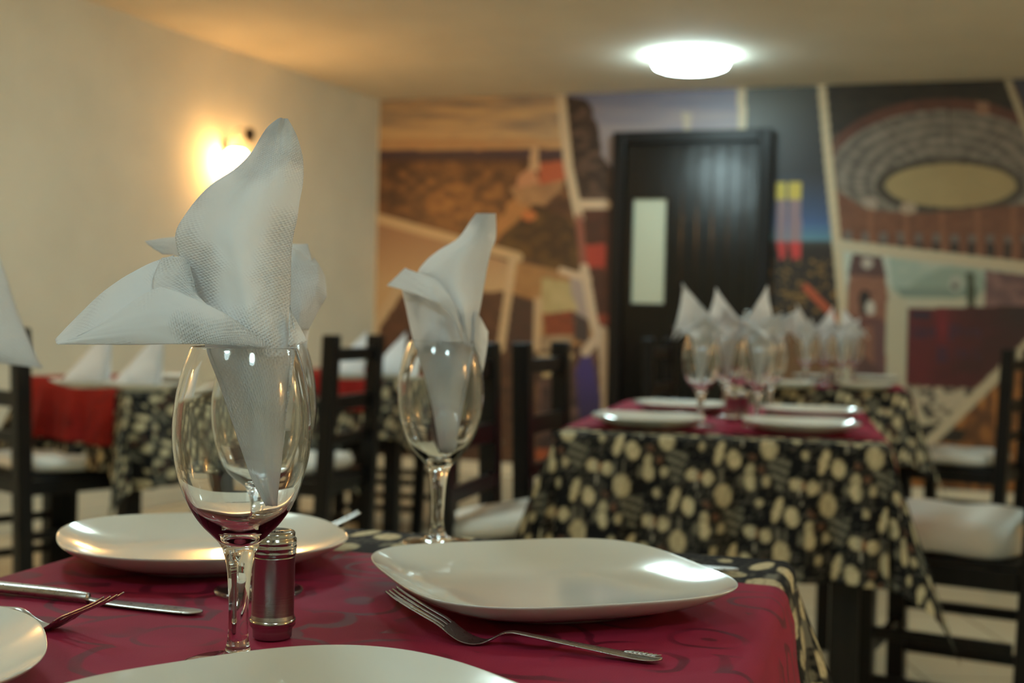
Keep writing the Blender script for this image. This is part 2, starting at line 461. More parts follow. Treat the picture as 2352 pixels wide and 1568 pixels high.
    poly([(2244, 232), (2270, 232), (2272, 262), (2242, 262)], A(150, 110, 84))
    poly([(1912, 300), (1925, 300), (1925, 545), (1912, 545)], A(120, 96, 76), .35)
    poly([(2322, 180), (2400, 180), (2400, 360)], A(66, 66, 78))
    line([(2309, 170), (2385, 370)], 14, A(186, 172, 140))
    # F: brick clock tower
    poly([(1925, 565), (2400, 618), (2400, 730), (2086, 730), (2086, 900), (1925, 900)], A(188, 184, 160))
    poly([(1936, 576), (2050, 590), (2050, 660), (1936, 660)], A(190, 202, 190))
    poly([(2042, 592), (2300, 622), (2290, 668), (2050, 672)], mix((160, 180, 168), (190, 198, 184), (n1-.4)*3))
    poly([(2110, 640), (2170, 612), (2240, 618), (2290, 670), (2080, 668)], A(140, 160, 146), .8)
    poly([(2055, 658), (2250, 662), (2250, 684), (2070, 682)], A(128, 148, 136))
    poly([(2058, 686), (2260, 684), (2260, 704), (2058, 704)], A(190, 188, 164))
    poly([(1950, 626), (2034, 632), (2044, 720), (2030, 900), (1954, 900), (1944, 720)], mix((156, 104, 80), (128, 84, 66), n2))
    poly([(1958, 582), (2026, 590), (2036, 636), (1948, 630)], A(92, 62, 60))
    ell(1992, 604, 13, 13, A(186, 176, 164))
    poly([(1974, 690), (1974, 676), (1984, 664), (1998, 672), (2002, 720), (1976, 722)], A(44, 34, 34))
    ell(1999, 707, 11, 17, A(200, 194, 182))
    poly([(1960, 728), (2028, 728), (2024, 750), (1962, 750)], A(108, 66, 62))
    poly([(2004, 742), (2034, 742), (2034, 870), (2010, 870)], A(106, 70, 70))
    poly([(1960, 830), (1965, 800), (2040, 868), (1955, 868)], A(92, 62, 58))
    poly([(2262, 620), (2400, 636), (2400, 712), (2262, 706)], mix((140, 104, 100), (92, 66, 70), (n2-.3)*2))
    poly([(2220, 626), (2238, 628), (2240, 706), (2222, 706)], A(66, 74, 52))
    ell(2196, 652, 16, 18, A(176, 180, 168)); ell(2194, 656, 7, 8, A(84, 92, 80))
    # G: dark red panel with faded blue blackletter writing
    PG = [(2084, 708), (2400, 700), (2400, 900), (2080, 884)]
    inG = inpoly(X, Y, PG)
    put(inG, mix((98, 24, 30), (66, 24, 22), (X-2090)/180+(n1-.5)))
    put(inG, A(132, 18, 34), np.exp(-((X-2165)/16)**2-((Y-750)/44)**2)*.9)
    put(inG, A(44, 30, 30), np.clip((X-2260)/90, 0, .75)*np.exp(-((Y-715)/50)**2))
    poly([(2094, 714), (2138, 716), (2138, 732), (2096, 732)], A(42, 32, 58))
    ink = A(62, 34, 60)
    def stroke(p, w=6): 
        for a, b in zip(p[:-1], p[1:]): line([a, b], w, ink)
    stroke([(2100, 748), (2100, 772), (2114, 774), (2114, 748)]); stroke([(2114, 752), (2122, 762), (2122, 774)])
    stroke([(2134, 774), (2134, 754), (2146, 754), (2146, 774)])
    stroke([(2184, 782), (2184, 748), (2202, 750), (2202, 764), (2186, 768)])
    stroke([(2216, 772), (2216, 758), (2226, 758), (2226, 772)], 5); stroke([(2238, 772), (2238, 756), (2250, 758), (2250, 772)], 5)
    stroke([(2156, 830), (2156, 798), (2174, 800), (2174, 812), (2158, 814), (2176, 826), (2156, 830)])
    stroke([(2196, 798), (2196, 820)], 5); stroke([(2208, 820), (2208, 806), (2220, 806), (2220, 820)], 5); stroke([(2240, 800), (2240, 820), (2252, 820)], 5)
    # H: village and diagonal frame at the bottom right
    poly([(2080, 886), (2300, 892), (2200, 1010), (2080, 1010)], mix((192, 178, 150), (60, 56, 52), (fbm(X/14, Y/12, 31)-.45)*5))
    poly([(2080, 886), (2130, 960), (2160, 970), (2110, 985), (2080, 960)], A(196, 184, 152))
    poly([(2080, 975), (2170, 975), (2150, 1020), (2080, 1030)], A(38, 33, 28))
    poly([(2420, 730), (2420, 1300), (1950, 1300), (2130, 1010), (2400, 740)], mix((176, 112, 40), (98, 58, 24), (fbm(X/16, Y/40, 41)-.35)*3))
    poly([(2130, 985), (2220, 985), (2210, 1015), (2120, 1015)], A(44, 36, 26))
    line([(2440, 715), (2130, 1020)], 25, A(198, 184, 152))
    line([(1886, 180), (1904, 380), (1922, 560), (1938, 740)], 20, WHITE)
    line([(1922, 562), (2400, 618)], 24, A(200, 188, 158))
    line([(2058, 700), (2056, 880)], 44, A(188, 182, 156))
    # beyond the camera's right: another plain picture so the wall goes on
    put(X > 2420, mix((110, 90, 70), (150, 130, 100), n1))
    return img
def build_mural():
    Lm = (foot[1]-foot[0]).length; z0, z1 = .08, CEIL-.002
    u = np.arange(0.012, Lm, .0075); z = np.arange(z1, z0, -.0075)
    UU, ZZ = np.meshgrid(u, z)
    P = np.zeros(UU.shape+(3,)); off = .004
    P[..., 0] = c2.x+bd.x*UU+bn.x*off; P[..., 1] = c2.y+bd.y*UU+bn.y*off; P[..., 2] = ZZ
    d = P-CAM; dep = d@_f
    X = 1176+F*(d@R_)/dep; Y = 784-F*(d@U_)/dep       # layout of the print, measured on the wall
    im = paint_mural(X, Y)
    lin = np.clip(srgb(im)*MURAL_GAIN, 0, .82)
    lin = lin*.90+lin.mean(-1, keepdims=True)*.10*np.array([.97, 1.0, 1.04])      # faded inks
    me = grid_mesh('wall_mural', P, lin)
    o = obj('wall_mural', me, M_mural)
    s = o.modifiers.new('thickness', 'SOLIDIFY'); s.thickness = .002; s.offset = 0
    tag(o, 'floor to ceiling photo collage print with white frames covering the back wall', 'mural')
build_mural()

# baseboards
def baseboard(name, a, b, n):
    d = (b-a); m_ = (a+b)/2+n*.008
    o = obj(name, boxm(m_.x, m_.y, .04, d.length-.02, .012, .078, .002, math.atan2(d.y, d.x)), M_wall, smooth=False)
    tag(o, kind='structure')
baseboard('baseboard_left', foot[0], foot[3], ln)
baseboard('baseboard_back', foot[0], foot[1], bn)

# ------------------------------------------------------------------ door in the back wall
def build_door():
    a = on_back(1407, 600); b = on_back(1770, 600); top = on_back(1590, 303).z
    ang = math.atan2(bd.y, bd.x); w = (b-a).to_2d().length; m_ = (a+b).to_2d()/2
    root = empty('door_1', (m_.x, m_.y, 0), ang); tag(root, kind='structure')
    fr = bmesh.new(); fw = .075
    # local: x along wall, -y toward room
    for s in (-1, 1): box(fr, s*(w/2-fw/2), -.045, top/2, fw, .07, top, .006)
    box(fr, 0, -.045, top-fw/2, w-2*fw, .07, fw, .006)
    obj('door_frame', fr, M_black, root, smooth=False)
    dl, dr = -w/2+fw, w/2-fw; th = top-fw
    # pane
    def lx(px, py):
        p = on_back(px, py, .03).to_2d()-m_; return p.dot(bd)
    px0, px1 = lx(1453, 580), lx(1528, 580); pz1 = on_back(1490, 457, .03).z; pz0 = on_back(1490, 697, .03).z
    lf = bmesh.new(); y = -.025
    def plank(x0, x1, z0, z1): box(lf, (x0+x1)/2, y, (z0+z1)/2, x1-x0, .03, z1-z0, .003)
    plank(dl, px0, .01, th); plank(px0, px1, .01, pz0); plank(px0, px1, pz1, th)
    x = px1; n = 6; pw = (dr-x)/n
    for k in range(n): plank(x+k*pw+.0015, x+(k+1)*pw-.0015, .01, th)
    obj('door_panel', lf, M_door, root, smooth=False)
    obj('window_pane', boxm((px0+px1)/2, y, (pz0+pz1)/2, px1-px0-.002, .012, pz1-pz0-.002), M_pane, root, smooth=False)
    tr = bmesh.new()
    for xx in (px0-.008, px1+.008): box(tr, xx, y-.012, (pz0+pz1)/2, .014, .02, pz1-pz0+.03, .002)
    for zz in (pz0-.008, pz1+.008): box(tr, (px0+px1)/2, y-.012, zz, px1-px0, .02, .014, .002)
    obj('pane_trim', tr, M_black, root, smooth=False)
    h = bmesh.new(); box(h, dr-.05, y-.025, 1.02, .03, .012, .14, .004); box(h, dr-.09, y-.045, 1.04, .11, .014, .018, .005); box(h, dr-.05, y-.03, 1.04, .018, .03, .018, .003)
    obj('door_handle', h, M_steel, root, smooth=False)
M_door = mat('black_gloss_door_paint', (.005, .005, .0048, 1), .17, Specular_IOR_Level=.5)
_n = noise(M_door, 14, 2); add_bump(M_door, _n.outputs[0], .12, .004)
build_door()

# ------------------------------------------------------------------ ceiling lamps
def ceiling_lamp(x, y, label, first=None):
    r = .205
    root = empty('ceiling_lamp', (x, y, CEIL))
    dif = lathe([(0, -.075), (r*.80, -.072), (r*.95, -.060), (r, -.035), (r*.985, -.012), (r*.97, -.0120), (0, -.0120)], 48)
    obj('diffuser', dif, M_lamp, root)
    base = lathe([(0, -.0125), (r*.9, -.0125), (r*.9, 0), (0, 0)], 48); obj('mounting_base', base, M_white_metal, root)
    return tag(root, label, 'ceiling lamp')
p = Zc(1587, 128)
lamp0 = ceiling_lamp(p.x, p.y, 'round white lit ceiling lamp in front of the black door')
def lamp_copy(x, y, label):
    c = copy_tree(lamp0); c.location = (x, y, CEIL); c['label'] = label
ax = bn; 
for qx, qy, lb in ((-1.22, 2.45, 'round lit ceiling lamp outside the frame above the left aisle'),
                   (-.42, 4.35, 'round lit ceiling lamp outside the frame above the front tables'),
                   (-1.05, -.75, 'added ceiling lamp behind the viewer on the left, brightening the napkins'),  # unseen lamp added to lift the light on the napkin fronts
                   (.85, -.95, 'added ceiling lamp behind the viewer on the right, brightening the napkins'),  # second added lamp, also there for frontal light on the napkins
                   (2.45, 3.0, 'round lit ceiling lamp outside the frame to the right')):
    lamp_copy(qx, qy, lb)

# ------------------------------------------------------------------ wall sconces
def sconce(pos, label):
    """pos on left wall surface (xy), z of shade centre"""
    ang = math.atan2(ln.y, ln.x)
    root = empty('wall_sconce', pos, ang); r = .072
    sh = bmesh.new()
    lathe([(0, -.075), (.03, -.072), (.056, -.055), (.070, -.02), (.072, .01), (.060, .045), (.040, .065), (.037, .060), (.056, .040), (.068, .008), (.066, -.02), (.052, -.052), (.028, -.068), (0, -.071)], 32, sh, (.085, 0, 0))
    obj('lamp_shade', sh, M_sconce, root)
    hd = lathe([(0, .085), (.014, .083), (.028, .076), (.040, .066), (.038, .060), (0, .060)], 32, None, (.085, 0, 0)); obj('shade_holder', hd, M_dark, root)
    arm = bmesh.new(); prev = None; seg = 10
    for k in range(19):
        t = k/18; a = PI*(1.0-1.25*t); ctr = Vector((.045+.10*t*.6, 0, .10+.06*t)); p = Vector((.010+.150*t, 0, .085+.095*math.sin(PI*min(t*.8, 1))))
        ring = [arm.verts.new(p+Vector((0, math.cos(2*PI*j/seg), math.sin(2*PI*j/seg)))*.0038) for j in range(seg)]
        if prev:
            for j in range(seg): arm.faces.new((prev[j], prev[(j+1) % seg], ring[(j+1) % seg], ring[j]))
        prev = ring
    obj('arm', arm, M_dark, root)
    obj('finial', lathe([(0, -.045), (.010, -.038), (.024, -.018), (.030, .006), (.026, .026), (.012, .040), (0, .044)], 24, None, (.168, 0, .140)), M_dark, root)
    pl = bmesh.new(); box(pl, .008, 0, .07, .014, .045, .10, .004); obj('back_plate', pl, M_dark, root, smooth=False)
    return tag(root, label, 'wall lamp')
sp = on_left(543, 372, .085)
s0 = Vector((sp.x, sp.y))-Vector((ln.x, ln.y))*.085
sc0 = sconce((s0.x, s0.y, sp.z), 'lit warm wall lamp on the cream wall behind the tallest napkin')
for k, dd in enumerate((3.1, 6.0)):
    c = copy_tree(sc0); q = s0+ld*dd; c.location = (q.x, q.y, sp.z)
    c['label'] = ('lit warm wall lamp on the cream wall outside the frame to the left', 'lit warm wall lamp on the cream wall behind the viewer')[k]
# sconces on the right wall
for k, dd in enumerate((3.6, 6.4)):
    c = copy_tree(sc0); q = foot[1]+inn*dd; c.location = (q.x, q.y, sp.z); c.rotation_euler.z = math.atan2(-bd.y, -bd.x)
    c['label'] = ('lit warm wall lamp on the right wall farther from the viewer', 'lit warm wall lamp on the right wall nearer the viewer')[k]

# ------------------------------------------------------------------ tablecloth print
LA = np.array([.217, -.010]); LB = np.array([-.093, -.104])
KK = .000282
def motif_uv(u, v, cx, cy):
    """offset of each point from nearest lattice copy of motif centre (cx,cy) (print px at .282 mm)"""
    M = np.linalg.inv(np.array([LA, LB]).T)
    x = u-cx*KK; y = v+cy*KK
    a = M[0, 0]*x+M[0, 1]*y; b = M[1, 0]*x+M[1, 1]*y
    a = a-np.round(a); b = b-np.round(b)
    dx = LA[0]*a+LB[0]*b; dy = LA[1]*a+LB[1]*b
    return dx/KK, -dy/KK
def paint_cloth(u, v):
    img = np.zeros(u.shape+(3,)); img[:] = (.006, .006, .0065)
    # faint rows of tiny writing
    row = np.floor(v/.0062); fv = v/.0062-row
    glyph = vnoise(u/.0011, row*7.3+fv*2.2, 3) > .52
    word = vnoise(u/.009, row*3.1, 8) > .36
    blk = fbm(u/.035, v/.03, 11, 2)
    t = glyph & word & (fv > .25) & (fv < .8) & (blk > .40)
    img[t] = (.075, .07, .06)
    blk2 = fbm(u/.03+9, v/.03, 17, 2); st = (np.mod(u, .0034) < .0016) & (blk2 > .62)
    img[st] = (.055, .05, .04)
    CRM = np.array([.62, .53, .33]); 
    def ell(cx, cy, rx, ry, c, rot=0.0, tex=True, edge=.1):
        dx, dy = motif_uv(u, v, cx, cy); cs, sn = math.cos(rot), math.sin(rot)
        a = dx*cs+dy*sn; b = -dx*sn+dy*cs
        e = (a/rx)**2+(b/ry)**2; m = e < 1
        c = np.array(c)
        cc = np.ones(u.shape+(1,))*c
        if tex:
            cc = cc*(.72+.28*(np.abs(np.sin(a/rx*5+.3*np.sin(b/ry*3))) > .35)[..., None])*(.75+.25*vnoise(a/12, b/12, 4))[..., None]
        img[m] = cc[m]
        ring = (e >= .86) & (e < 1); img[ring] *= .45
        return m
    # grey ribbed bulb
    for cx, cy in ((1195, 745), ):
        dx, dy = motif_uv(u, v, cx, cy); w = 78*(1-np.clip((dy+30)/190, 0, .8)*.9)
        m = (np.abs(dx) < w) & (dy > -100) & (dy < 130); s = np.mod(dy+dx*.12, 21) < 9
        img[m] = (.045, .043, .035); img[m & s] = (.19, .18, .135)
    dx, dy = motif_uv(u, v, 760, 800); m = (np.abs(dx) < 50) & (np.abs(dy) < 60); img[m & (np.mod(dx, 9) < 4)] = (.15, .14, .11)
    ell(745, 610, 34, 100, CRM, .25); ell(852, 655, 54, 76, CRM, -.2)
    ell(1110, 560, 66, 92, CRM*.86, -.15)
    ell(975, 735, 36, 60, CRM*.8, .1); ell(1100, 805, 32, 42, CRM*.75)
    ell(1320, 822, 58, 50, CRM*.95, .2); ell(1434, 840, 46, 56, CRM*.9); ell(1372, 828, 14, 40, (.20, .09, .04), 0, False)
    ell(1310, 452, 44, 70, CRM*.95, -.1); ell(1245, 445, 26, 50, (.17, .155, .11), .1)
    ell(1380, 602, 28, 38, CRM*.8); ell(990, 630, 36, 22, (.15, .08, .05), .6); ell(1060, 720, 26, 30, (.15, .075, .045), -.4); pass
    # serving spoon and a fork outline
    dx, dy = motif_uv(u, v, 905, 470); m = (np.abs(dx-dy*.15) < 6) & (np.abs(dy) < 95); img[m] = (.34, .31, .24)
    return img
def run_cloth(name, table, W, D, dropu, dropv, step, m, z, painter=None, r0=.010, flare=.10, wave=.006, seed=1, thick=.0011, hangz=None, v0=None, v1=None, uvo=(0, 0), wrinkle=.0008, over=0.0):
    """cloth over a W x D top (local table frame, centre origin). v0..v1 limits for a runner."""
    u = np.arange(-W/2-dropu, W/2+dropu+step/2, step)
    va, vb = (v0, v1) if v0 is not None else (-D/2-dropv, D/2+dropv)
    v = np.arange(va, vb+step/2, step)
    U, V = np.meshgrid(u, v)
    ox = np.sign(U)*np.maximum(np.abs(U)-W/2, 0); oy = np.sign(V)*np.maximum(np.abs(V)-D/2, 0) if v0 is None else V*0
    cx = U-ox; cy = V-oy
    r = np.hypot(ox, oy); rr = np.maximum(r, 1e-9); dx, dy = ox/rr, oy/rr
    a = np.minimum(r/r0, PI/2)
    hx = r0*np.sin(a); down = r0*(1-np.cos(a))+np.maximum(r-r0*PI/2, 0)
    hang = np.maximum(r-r0*PI/2, 0)
    diag = 2*np.abs(dx*dy)                      # 1 on the corner diagonal
    rng = seed*1.7
    wv = wave*np.minimum(hang/.12, 1.5)*(np.sin((U*dy-V*dx)*34+rng)+.6*np.sin((U*dy-V*dx)*61+rng*2))
    ext = hx+over*np.minimum(hang/.015, 1)+hang*flare+wv*(1-diag)+diag**1.5*hang*.34
    s = math.sqrt(.5)
    bx = np.where(diag > .02, dx*(1-diag)+np.sign(ox)*s*diag, dx); by = np.where(diag > .02, dy*(1-diag)+np.sign(oy)*s*diag, dy)
    nb = np.maximum(np.hypot(bx, by), 1e-9)
    X = cx+bx/nb*ext; Y = cy+by/nb*ext
    Z = z-down*(1-.5*(flare**2)) + np.where(r < 1e-9, (fbm(U/.05+seed, V/.07, seed, 3)-.5)*wrinkle*2, 0)
    P = np.stack([X, Y, Z], -1)
    cols = painter(U+uvo[0], V+uvo[1]) if painter else None
    uv = np.stack([U+uvo[0], V+uvo[1]], -1)
    me = grid_mesh(name, P, cols, uv)
    o = obj(name, me, m)
    so = o.modifiers.new('thickness', 'SOLIDIFY'); so.thickness = thick; so.offset = 1
    # faces were wound so that normals point up; make sure
    if me.polygons[0].normal.z < 0: me.flip_normals()
    o.location = table.location; o.rotation_euler = table.rotation_euler
    return o

def dining_table(cxy, rot, W, D, label):
    root = empty('dining_table', (cxy[0], cxy[1], 0), rot)
    bm = boxm(0, 0, TABLE_Z-.020, W-.02, D-.02, .026, .004); obj('tabletop', bm, M_black, root, smooth=False)
    ap = bmesh.new()
    for s in (-1, 1):
        box(ap, 0, s*(D/2-.07), TABLE_Z-.073, W-.17, .022, .08, .002); box(ap, s*(W/2-.07), 0, TABLE_Z-.073, .022, D-.17, .08, .002)
    obj('apron', ap, M_black, root, smooth=False)
    for sx in (-1, 1):
        for sy in (-1, 1):
            obj('leg', boxm(sx*(W/2-.07), sy*(D/2-.07), (TABLE_Z-.034)/2, .062, .062, TABLE_Z-.034, .004), M_black, root, smooth=False)
    return tag(root, label, 'table')

def frame(cxy, rot, x, y):
    return Vector((cxy[0]+x*math.cos(rot)-y*math.sin(rot), cxy[1]+x*math.sin(rot)+y*math.cos(rot)))

CLOTH_T = .0012; Z1 = TABLE_Z-.0015       # cloth underside sits just on the board (board top at .743)
# --- front table
ROT1 = math.radians(-16.0); W1, D1 = .64, .98
ex = Vector((math.cos(ROT1), math.sin(ROT1))); ey = Vector((-ex.y, ex.x))
FR = Vector((.281, 1.290)); cen1 = FR-ex*W1/2-ey*D1/2
t1 = dining_table(cen1, ROT1, W1, D1, 'black wooden table nearest the viewer under patterned cloth')
TOPZ = TABLE_Z
for ch in t1.children: pass
c1 = run_cloth('tablecloth', t1, W1, D1, .30, .28, .0026, M_cloth, TABLE_Z-.0042, paint_cloth, seed=2, flare=.16, uvo=(.03, .02), r0=.014)
tag(c1, 'black cloth with cream kitchen print under the crimson runner on nearest table', 'tablecloth', 'black kitchen print tablecloths')
r1 = run_cloth('table_runner', t1, W1+.003, D1, .27, 0, .004, M_runner, TABLE_Z-.0016, None, v0=-D1/2+.145, v1=D1/2-.145, seed=2, flare=.16, over=.004, r0=.015, uvo=(.1, .2), thick=.0013)
tag(r1, 'crimson scroll-patterned runner across the nearest table', 'table runner', 'crimson table runners')

# ------------------------------------------------------------------ plates
def plate_mesh(side=.270, h=.027, nm=3.05, lf=.013):
    """squarish coupe plate, rounded corners lifted, thin lip, foot ring"""
    R = side/2; seg = 96
    def outline(th, n):
        c, s = abs(math.cos(th)), abs(math.sin(th)); return 1.0/((c**n+s**n)**(1/n))
    prof_top = [(0, .0065, 2), (.25, .0065, 2), (.45, .0068, 2.1), (.58, .0078, 2.4), (.70, .0105, 2.55), (.82, .0155, 2.8), (.92, .0215, 2.95), (.975, .0256, 3.0), (.995, .0272, 3.05), (1.0, .0275, 3.05)]
    prof_bot = [(1.0, .0262, 3.05), (.985, .0240, 3.0), (.93, .0182, 2.95), (.84, .0118, 2.8), (.74, .0070, 2.8), (.66, .0042, 2.4), (.62, .0010, 2.2), (.60, .0, 2.2), (.575, .0, 2.2), (.56, .0022, 2.2), (.3, .0025, 2), (0, .0025, 2)]
    bm = bmesh.new(); rings = []
    for t, z, n in prof_top+prof_bot:
        n = 2+(n-2)*(nm-2)/1.05
        if t == 0: rings.append([bm.verts.new((0, 0, z))]); continue
        ring = []
        for k in range(seg):
            th = 2*PI*k/seg; o = outline(th, n); lift = (o-1)*lf*max(0, t-.6)/.4
            ring.append(bm.verts.new((R*t*o*math.cos(th), R*t*o*math.sin(th), z*h/.0275+lift)))
        rings.append(ring)
    for a, b in zip(rings[:-1], rings[1:]):
        for k in range(seg):
            k2 = (k+1) % seg
            if len(a) == 1: bm.faces.new((a[0], b[k], b[k2]))
            elif len(b) == 1: bm.faces.new((a[k], b[0], a[k2]))
            else: bm.faces.new((a[k], b[k], b[k2], a[k2]))
    bmesh.ops.recalc_face_normals(bm, faces=bm.faces)
    me = bpy.data.meshes.new('dinner_plate'); bm.to_mesh(me); bm.free(); return me
PLATE = plate_mesh(); PLATE.materials.append(M_plate); PLATE.polygons.foreach_set('use_smooth', [True]*len(PLATE.polygons))
PLATES = {'soft': plate_mesh(nm=2.6, lf=.016), 'square': plate_mesh(nm=3.7, lf=.004)}
for _m in PLATES.values(): _m.materials.append(M_plate); _m.polygons.foreach_set('use_smooth', [True]*len(_m.polygons))
def plate(x, y, rot, label, z=TABLE_Z, group='white square dinner plates', s=1.0, tilt=(0, 0), form=None):
    o = bpy.data.objects.new('dinner_plate', PLATES.get(form, PLATE)); C.objects.link(o)
    sd = o.modifiers.new('sub', 'SUBSURF'); sd.levels = 1; sd.render_levels = 1
    o.location = (x, y, z+.0006); o.rotation_euler = (tilt[0], tilt[1], rot); o.scale = (s, s, s)
    return tag(o, label, 'plate', group)
zr = TABLE_Z+.027
pl = [atz(860, 1278, zr), atz(1690, 1345, zr), atz(1130, 1405, zr), atz(1420, 1232, zr)]
pc = sum(pl, Vector())/4
plate(.0346, 1.058, math.radians(20.5), 'white square plate with lamp reflection, behind the fork in front', s=1.017, form='square')
pb = [atz(130, 1235, zr), atz(792, 1240, zr), atz(400, 1292, zr), atz(460, 1176, zr)]
pbc = sum(pb, Vector())/4
plate(-.2875, 1.1946, math.radians(20.8), 'white square plate behind the metal shaker', s=.977, form='soft')
plate(-.1051, .6385, math.radians(38.4), 'large white plate cut off by the bottom edge of the photo', s=1.021, form='soft')
plate(-.4097, .7473, math.radians(22.3), 'white plate at lower left, cut off by the left edge', s=.96, form='soft')

# ------------------------------------------------------------------ wine glasses
GH = .2120
OUT = [(0, 0), (.030, 0), (.0364, .0008), (.0371, .0022), (.0358, .0036), (.028, .0048), (.017, .0066), (.0105, .0092), (.0082, .0135), (.0067, .022), (.0064, .036), (.0069, .050), (.0080, .0640), (.0098, .0740), (.0128, .0820), (.0185, .0885), (.0248, .0948),
       (.0312, .1035), (.0368, .1145), (.0410, .1270), (.0437, .1400), (.0449, .1520), (.0448, .1640), (.0436, .1760), (.0415, .1880), (.0386, .2000), (.0356, .2090), (.0346, .2112), (.0341, .2120)]
INN = [(.0333, .2121), (.0330, .2112), (.0340, .2090), (.0372, .2000), (.0402, .1880), (.0424, .1760), (.0436, .1640), (.0437, .1520), (.0425, .1400), (.0398, .1270), (.0354, .1150), (.0295, .1045), (.0225, .0972), (.0150, .0915), (.0080, .0868), (.0035, .0846), (0, .0840)]
def smooth_prof(p, k=4):
    p = np.array(p); t = np.linspace(0, len(p)-1, (len(p)-1)*k+1); q = cr(p, t); q[:, 0] = np.maximum(q[:, 0], 0); return [tuple(v) for v in q]
def glass_mesh(seg, k):
    o = smooth_prof(OUT[3:], k); prof = [(0, 0), (.030, 0), (.0364, .0008)]+o+smooth_prof(INN[:-1], k)+[(0, .0840)]
    me = bpy.data.meshes.new('wine_glass'); bm = lathe(prof, seg); bm.to_mesh(me); bm.free()
    me.materials.append(M_glass); me.polygons.foreach_set('use_smooth', [True]*len(me.polygons)); return me
GLASS_HI = glass_mesh(96, 4); GLASS_LO = glass_mesh(40, 2)
def glass(x, y, label, hi=True, z=TABLE_Z, group='stemmed wine glasses on the tables'):
    o = bpy.data.objects.new('wine_glass', GLASS_HI if hi else GLASS_LO); C.objects.link(o)
    o.location = (x, y, z+.0008); return tag(o, label, 'wine glass', group)
g1 = atz(545, 1537, TABLE_Z); g2 = atz(594, 1362, TABLE_Z); g3 = atz(1004, 1252, TABLE_Z)
g4 = Vector((-.335, .560, TABLE_Z))
glass(g1.x, g1.y, 'large clear wine glass nearest in front of the metal shaker')
glass(g2.x, g2.y, 'clear wine glass standing just behind the metal shaker')
glass(g3.x, g3.y, 'clear wine glass at the far edge, behind the plate with the lamp reflection')
glass(g4.x, g4.y, 'wine glass outside the left edge holding the cut-off napkin')

# ------------------------------------------------------------------ napkins
def sheet(rows, Yg, nu=26, nv=26, seed=0, amp=.0006, soft=1.0):
    """rows of (px, py, dy) control points -> grid of 3-D points; folded paper sheet with real depth"""
    P = np.array([[list(atY(px, py, Yg+dy)) for px, py, dy in row] for row in rows])
    def lin(p, t):
        i = np.minimum(t.astype(int), len(p)-2); f_ = (t-i)[:, None, None]; return p[i]*(1-f_)+p[i+1]*f_
    tv, tu = np.linspace(0, len(P)-1, nv), np.linspace(0, P.shape[1]-1, nu)
    G = np.swapaxes(cr(np.swapaxes(cr(P, tv), 0, 1), tu), 0, 1)
    if soft < 1: G = G*soft+np.swapaxes(lin(np.swapaxes(lin(P, tv), 0, 1), tu), 0, 1)*(1-soft)
    ii, jj = np.meshgrid(np.arange(nv)/nv*6, np.arange(nu)/nu*6, indexing='ij')
    G[..., 1] += (fbm(ii*.8+seed*3, jj*.8, seed, 3)-.5)*amp*6
    G[..., 0] += (fbm(ii*2.3+seed*5, jj*2.1, seed+9, 2)-.5)*amp*.6
    return G
def napkin(name, sheets, label, loc, group='white paper napkins in wine glasses', thick=.0007, fold=None):
    bm = bmesh.new(); uvl = bm.loops.layers.uv.new('UVMap')
    for G in sheets:
        n, m = G.shape[:2]; vs = [[bm.verts.new(Vector(G[i, j])-loc) for j in range(m)] for i in range(n)]
        du = np.linalg.norm(np.diff(G, axis=1), axis=2).mean()*m; dv = np.linalg.norm(np.diff(G, axis=0), axis=2).mean()*n
        for i in range(n-1):
            for j in range(m-1):
                try: f = bm.faces.new((vs[i][j], vs[i][j+1], vs[i+1][j+1], vs[i+1][j]))
                except ValueError: continue
                for l, (a, b) in zip(f.loops, ((i, j), (i, j+1), (i+1, j+1), (i+1, j))):
                    l[uvl].uv = (b/m*du, a/n*dv)
    bmesh.ops.remove_doubles(bm, verts=bm.verts, dist=1e-6)
    o = obj(name, bm, M_nap); o.location = loc
    s = o.modifiers.new('thickness', 'SOLIDIFY'); s.thickness = thick; s.offset = 0
    return tag(o, label, 'napkin', group)

Y1 = g1.y
def bulge(l, r, y, d, n=5, edge=.008, side=0.0):
    out = []
    for k in range(n):
        t = k/(n-1); out.append((l+(r-l)*t, y, edge-(edge+d)*math.sin(PI*t)+side*(t-.5)))
    return out
# front napkin ------------------------------------------------
A_rows = [bulge(637, 661, 272, .001, edge=.001), bulge(616, 670, 290, .003, edge=.002), bulge(599, 681, 314, .005, edge=.003), bulge(577, 692, 351, .008, edge=.005), bulge(541, 695, 388, .010, edge=.008), bulge(486, 694, 425, .013), bulge(450, 687, 462, .016), bulge(424, 682, 499, .018), bulge(405, 674, 536, .020), bulge(409, 669, 573, .021),
          bulge(419, 667, 610, .022), bulge(433, 666, 647, .022), bulge(452, 666, 690, .022), bulge(466, 667, 745, .024, edge=.004), bulge(474, 668, 800, .024, edge=.000), bulge(503, 662, 880, .020, edge=.002), bulge(537, 655, 980, .014, edge=.002), bulge(580, 642, 1100, .006, edge=.001), bulge(612, 637, 1163, .002, edge=.0)]
B1 = [  # back of the left wing
    [(128, 778, .0), (235, 672, .004), (330, 612, .010), (400, 586, .014)],
    [(128, 781, -.004), (235, 700, -.004), (335, 645, .004), (425, 635, .010)],
    [(128, 785, -.008), (245, 740, -.010), (360, 700, -.006), (470, 700, .002)],
    [(130, 789, -.010), (260, 785, -.014), (400, 770, -.014), (560, 775, -.008)]]
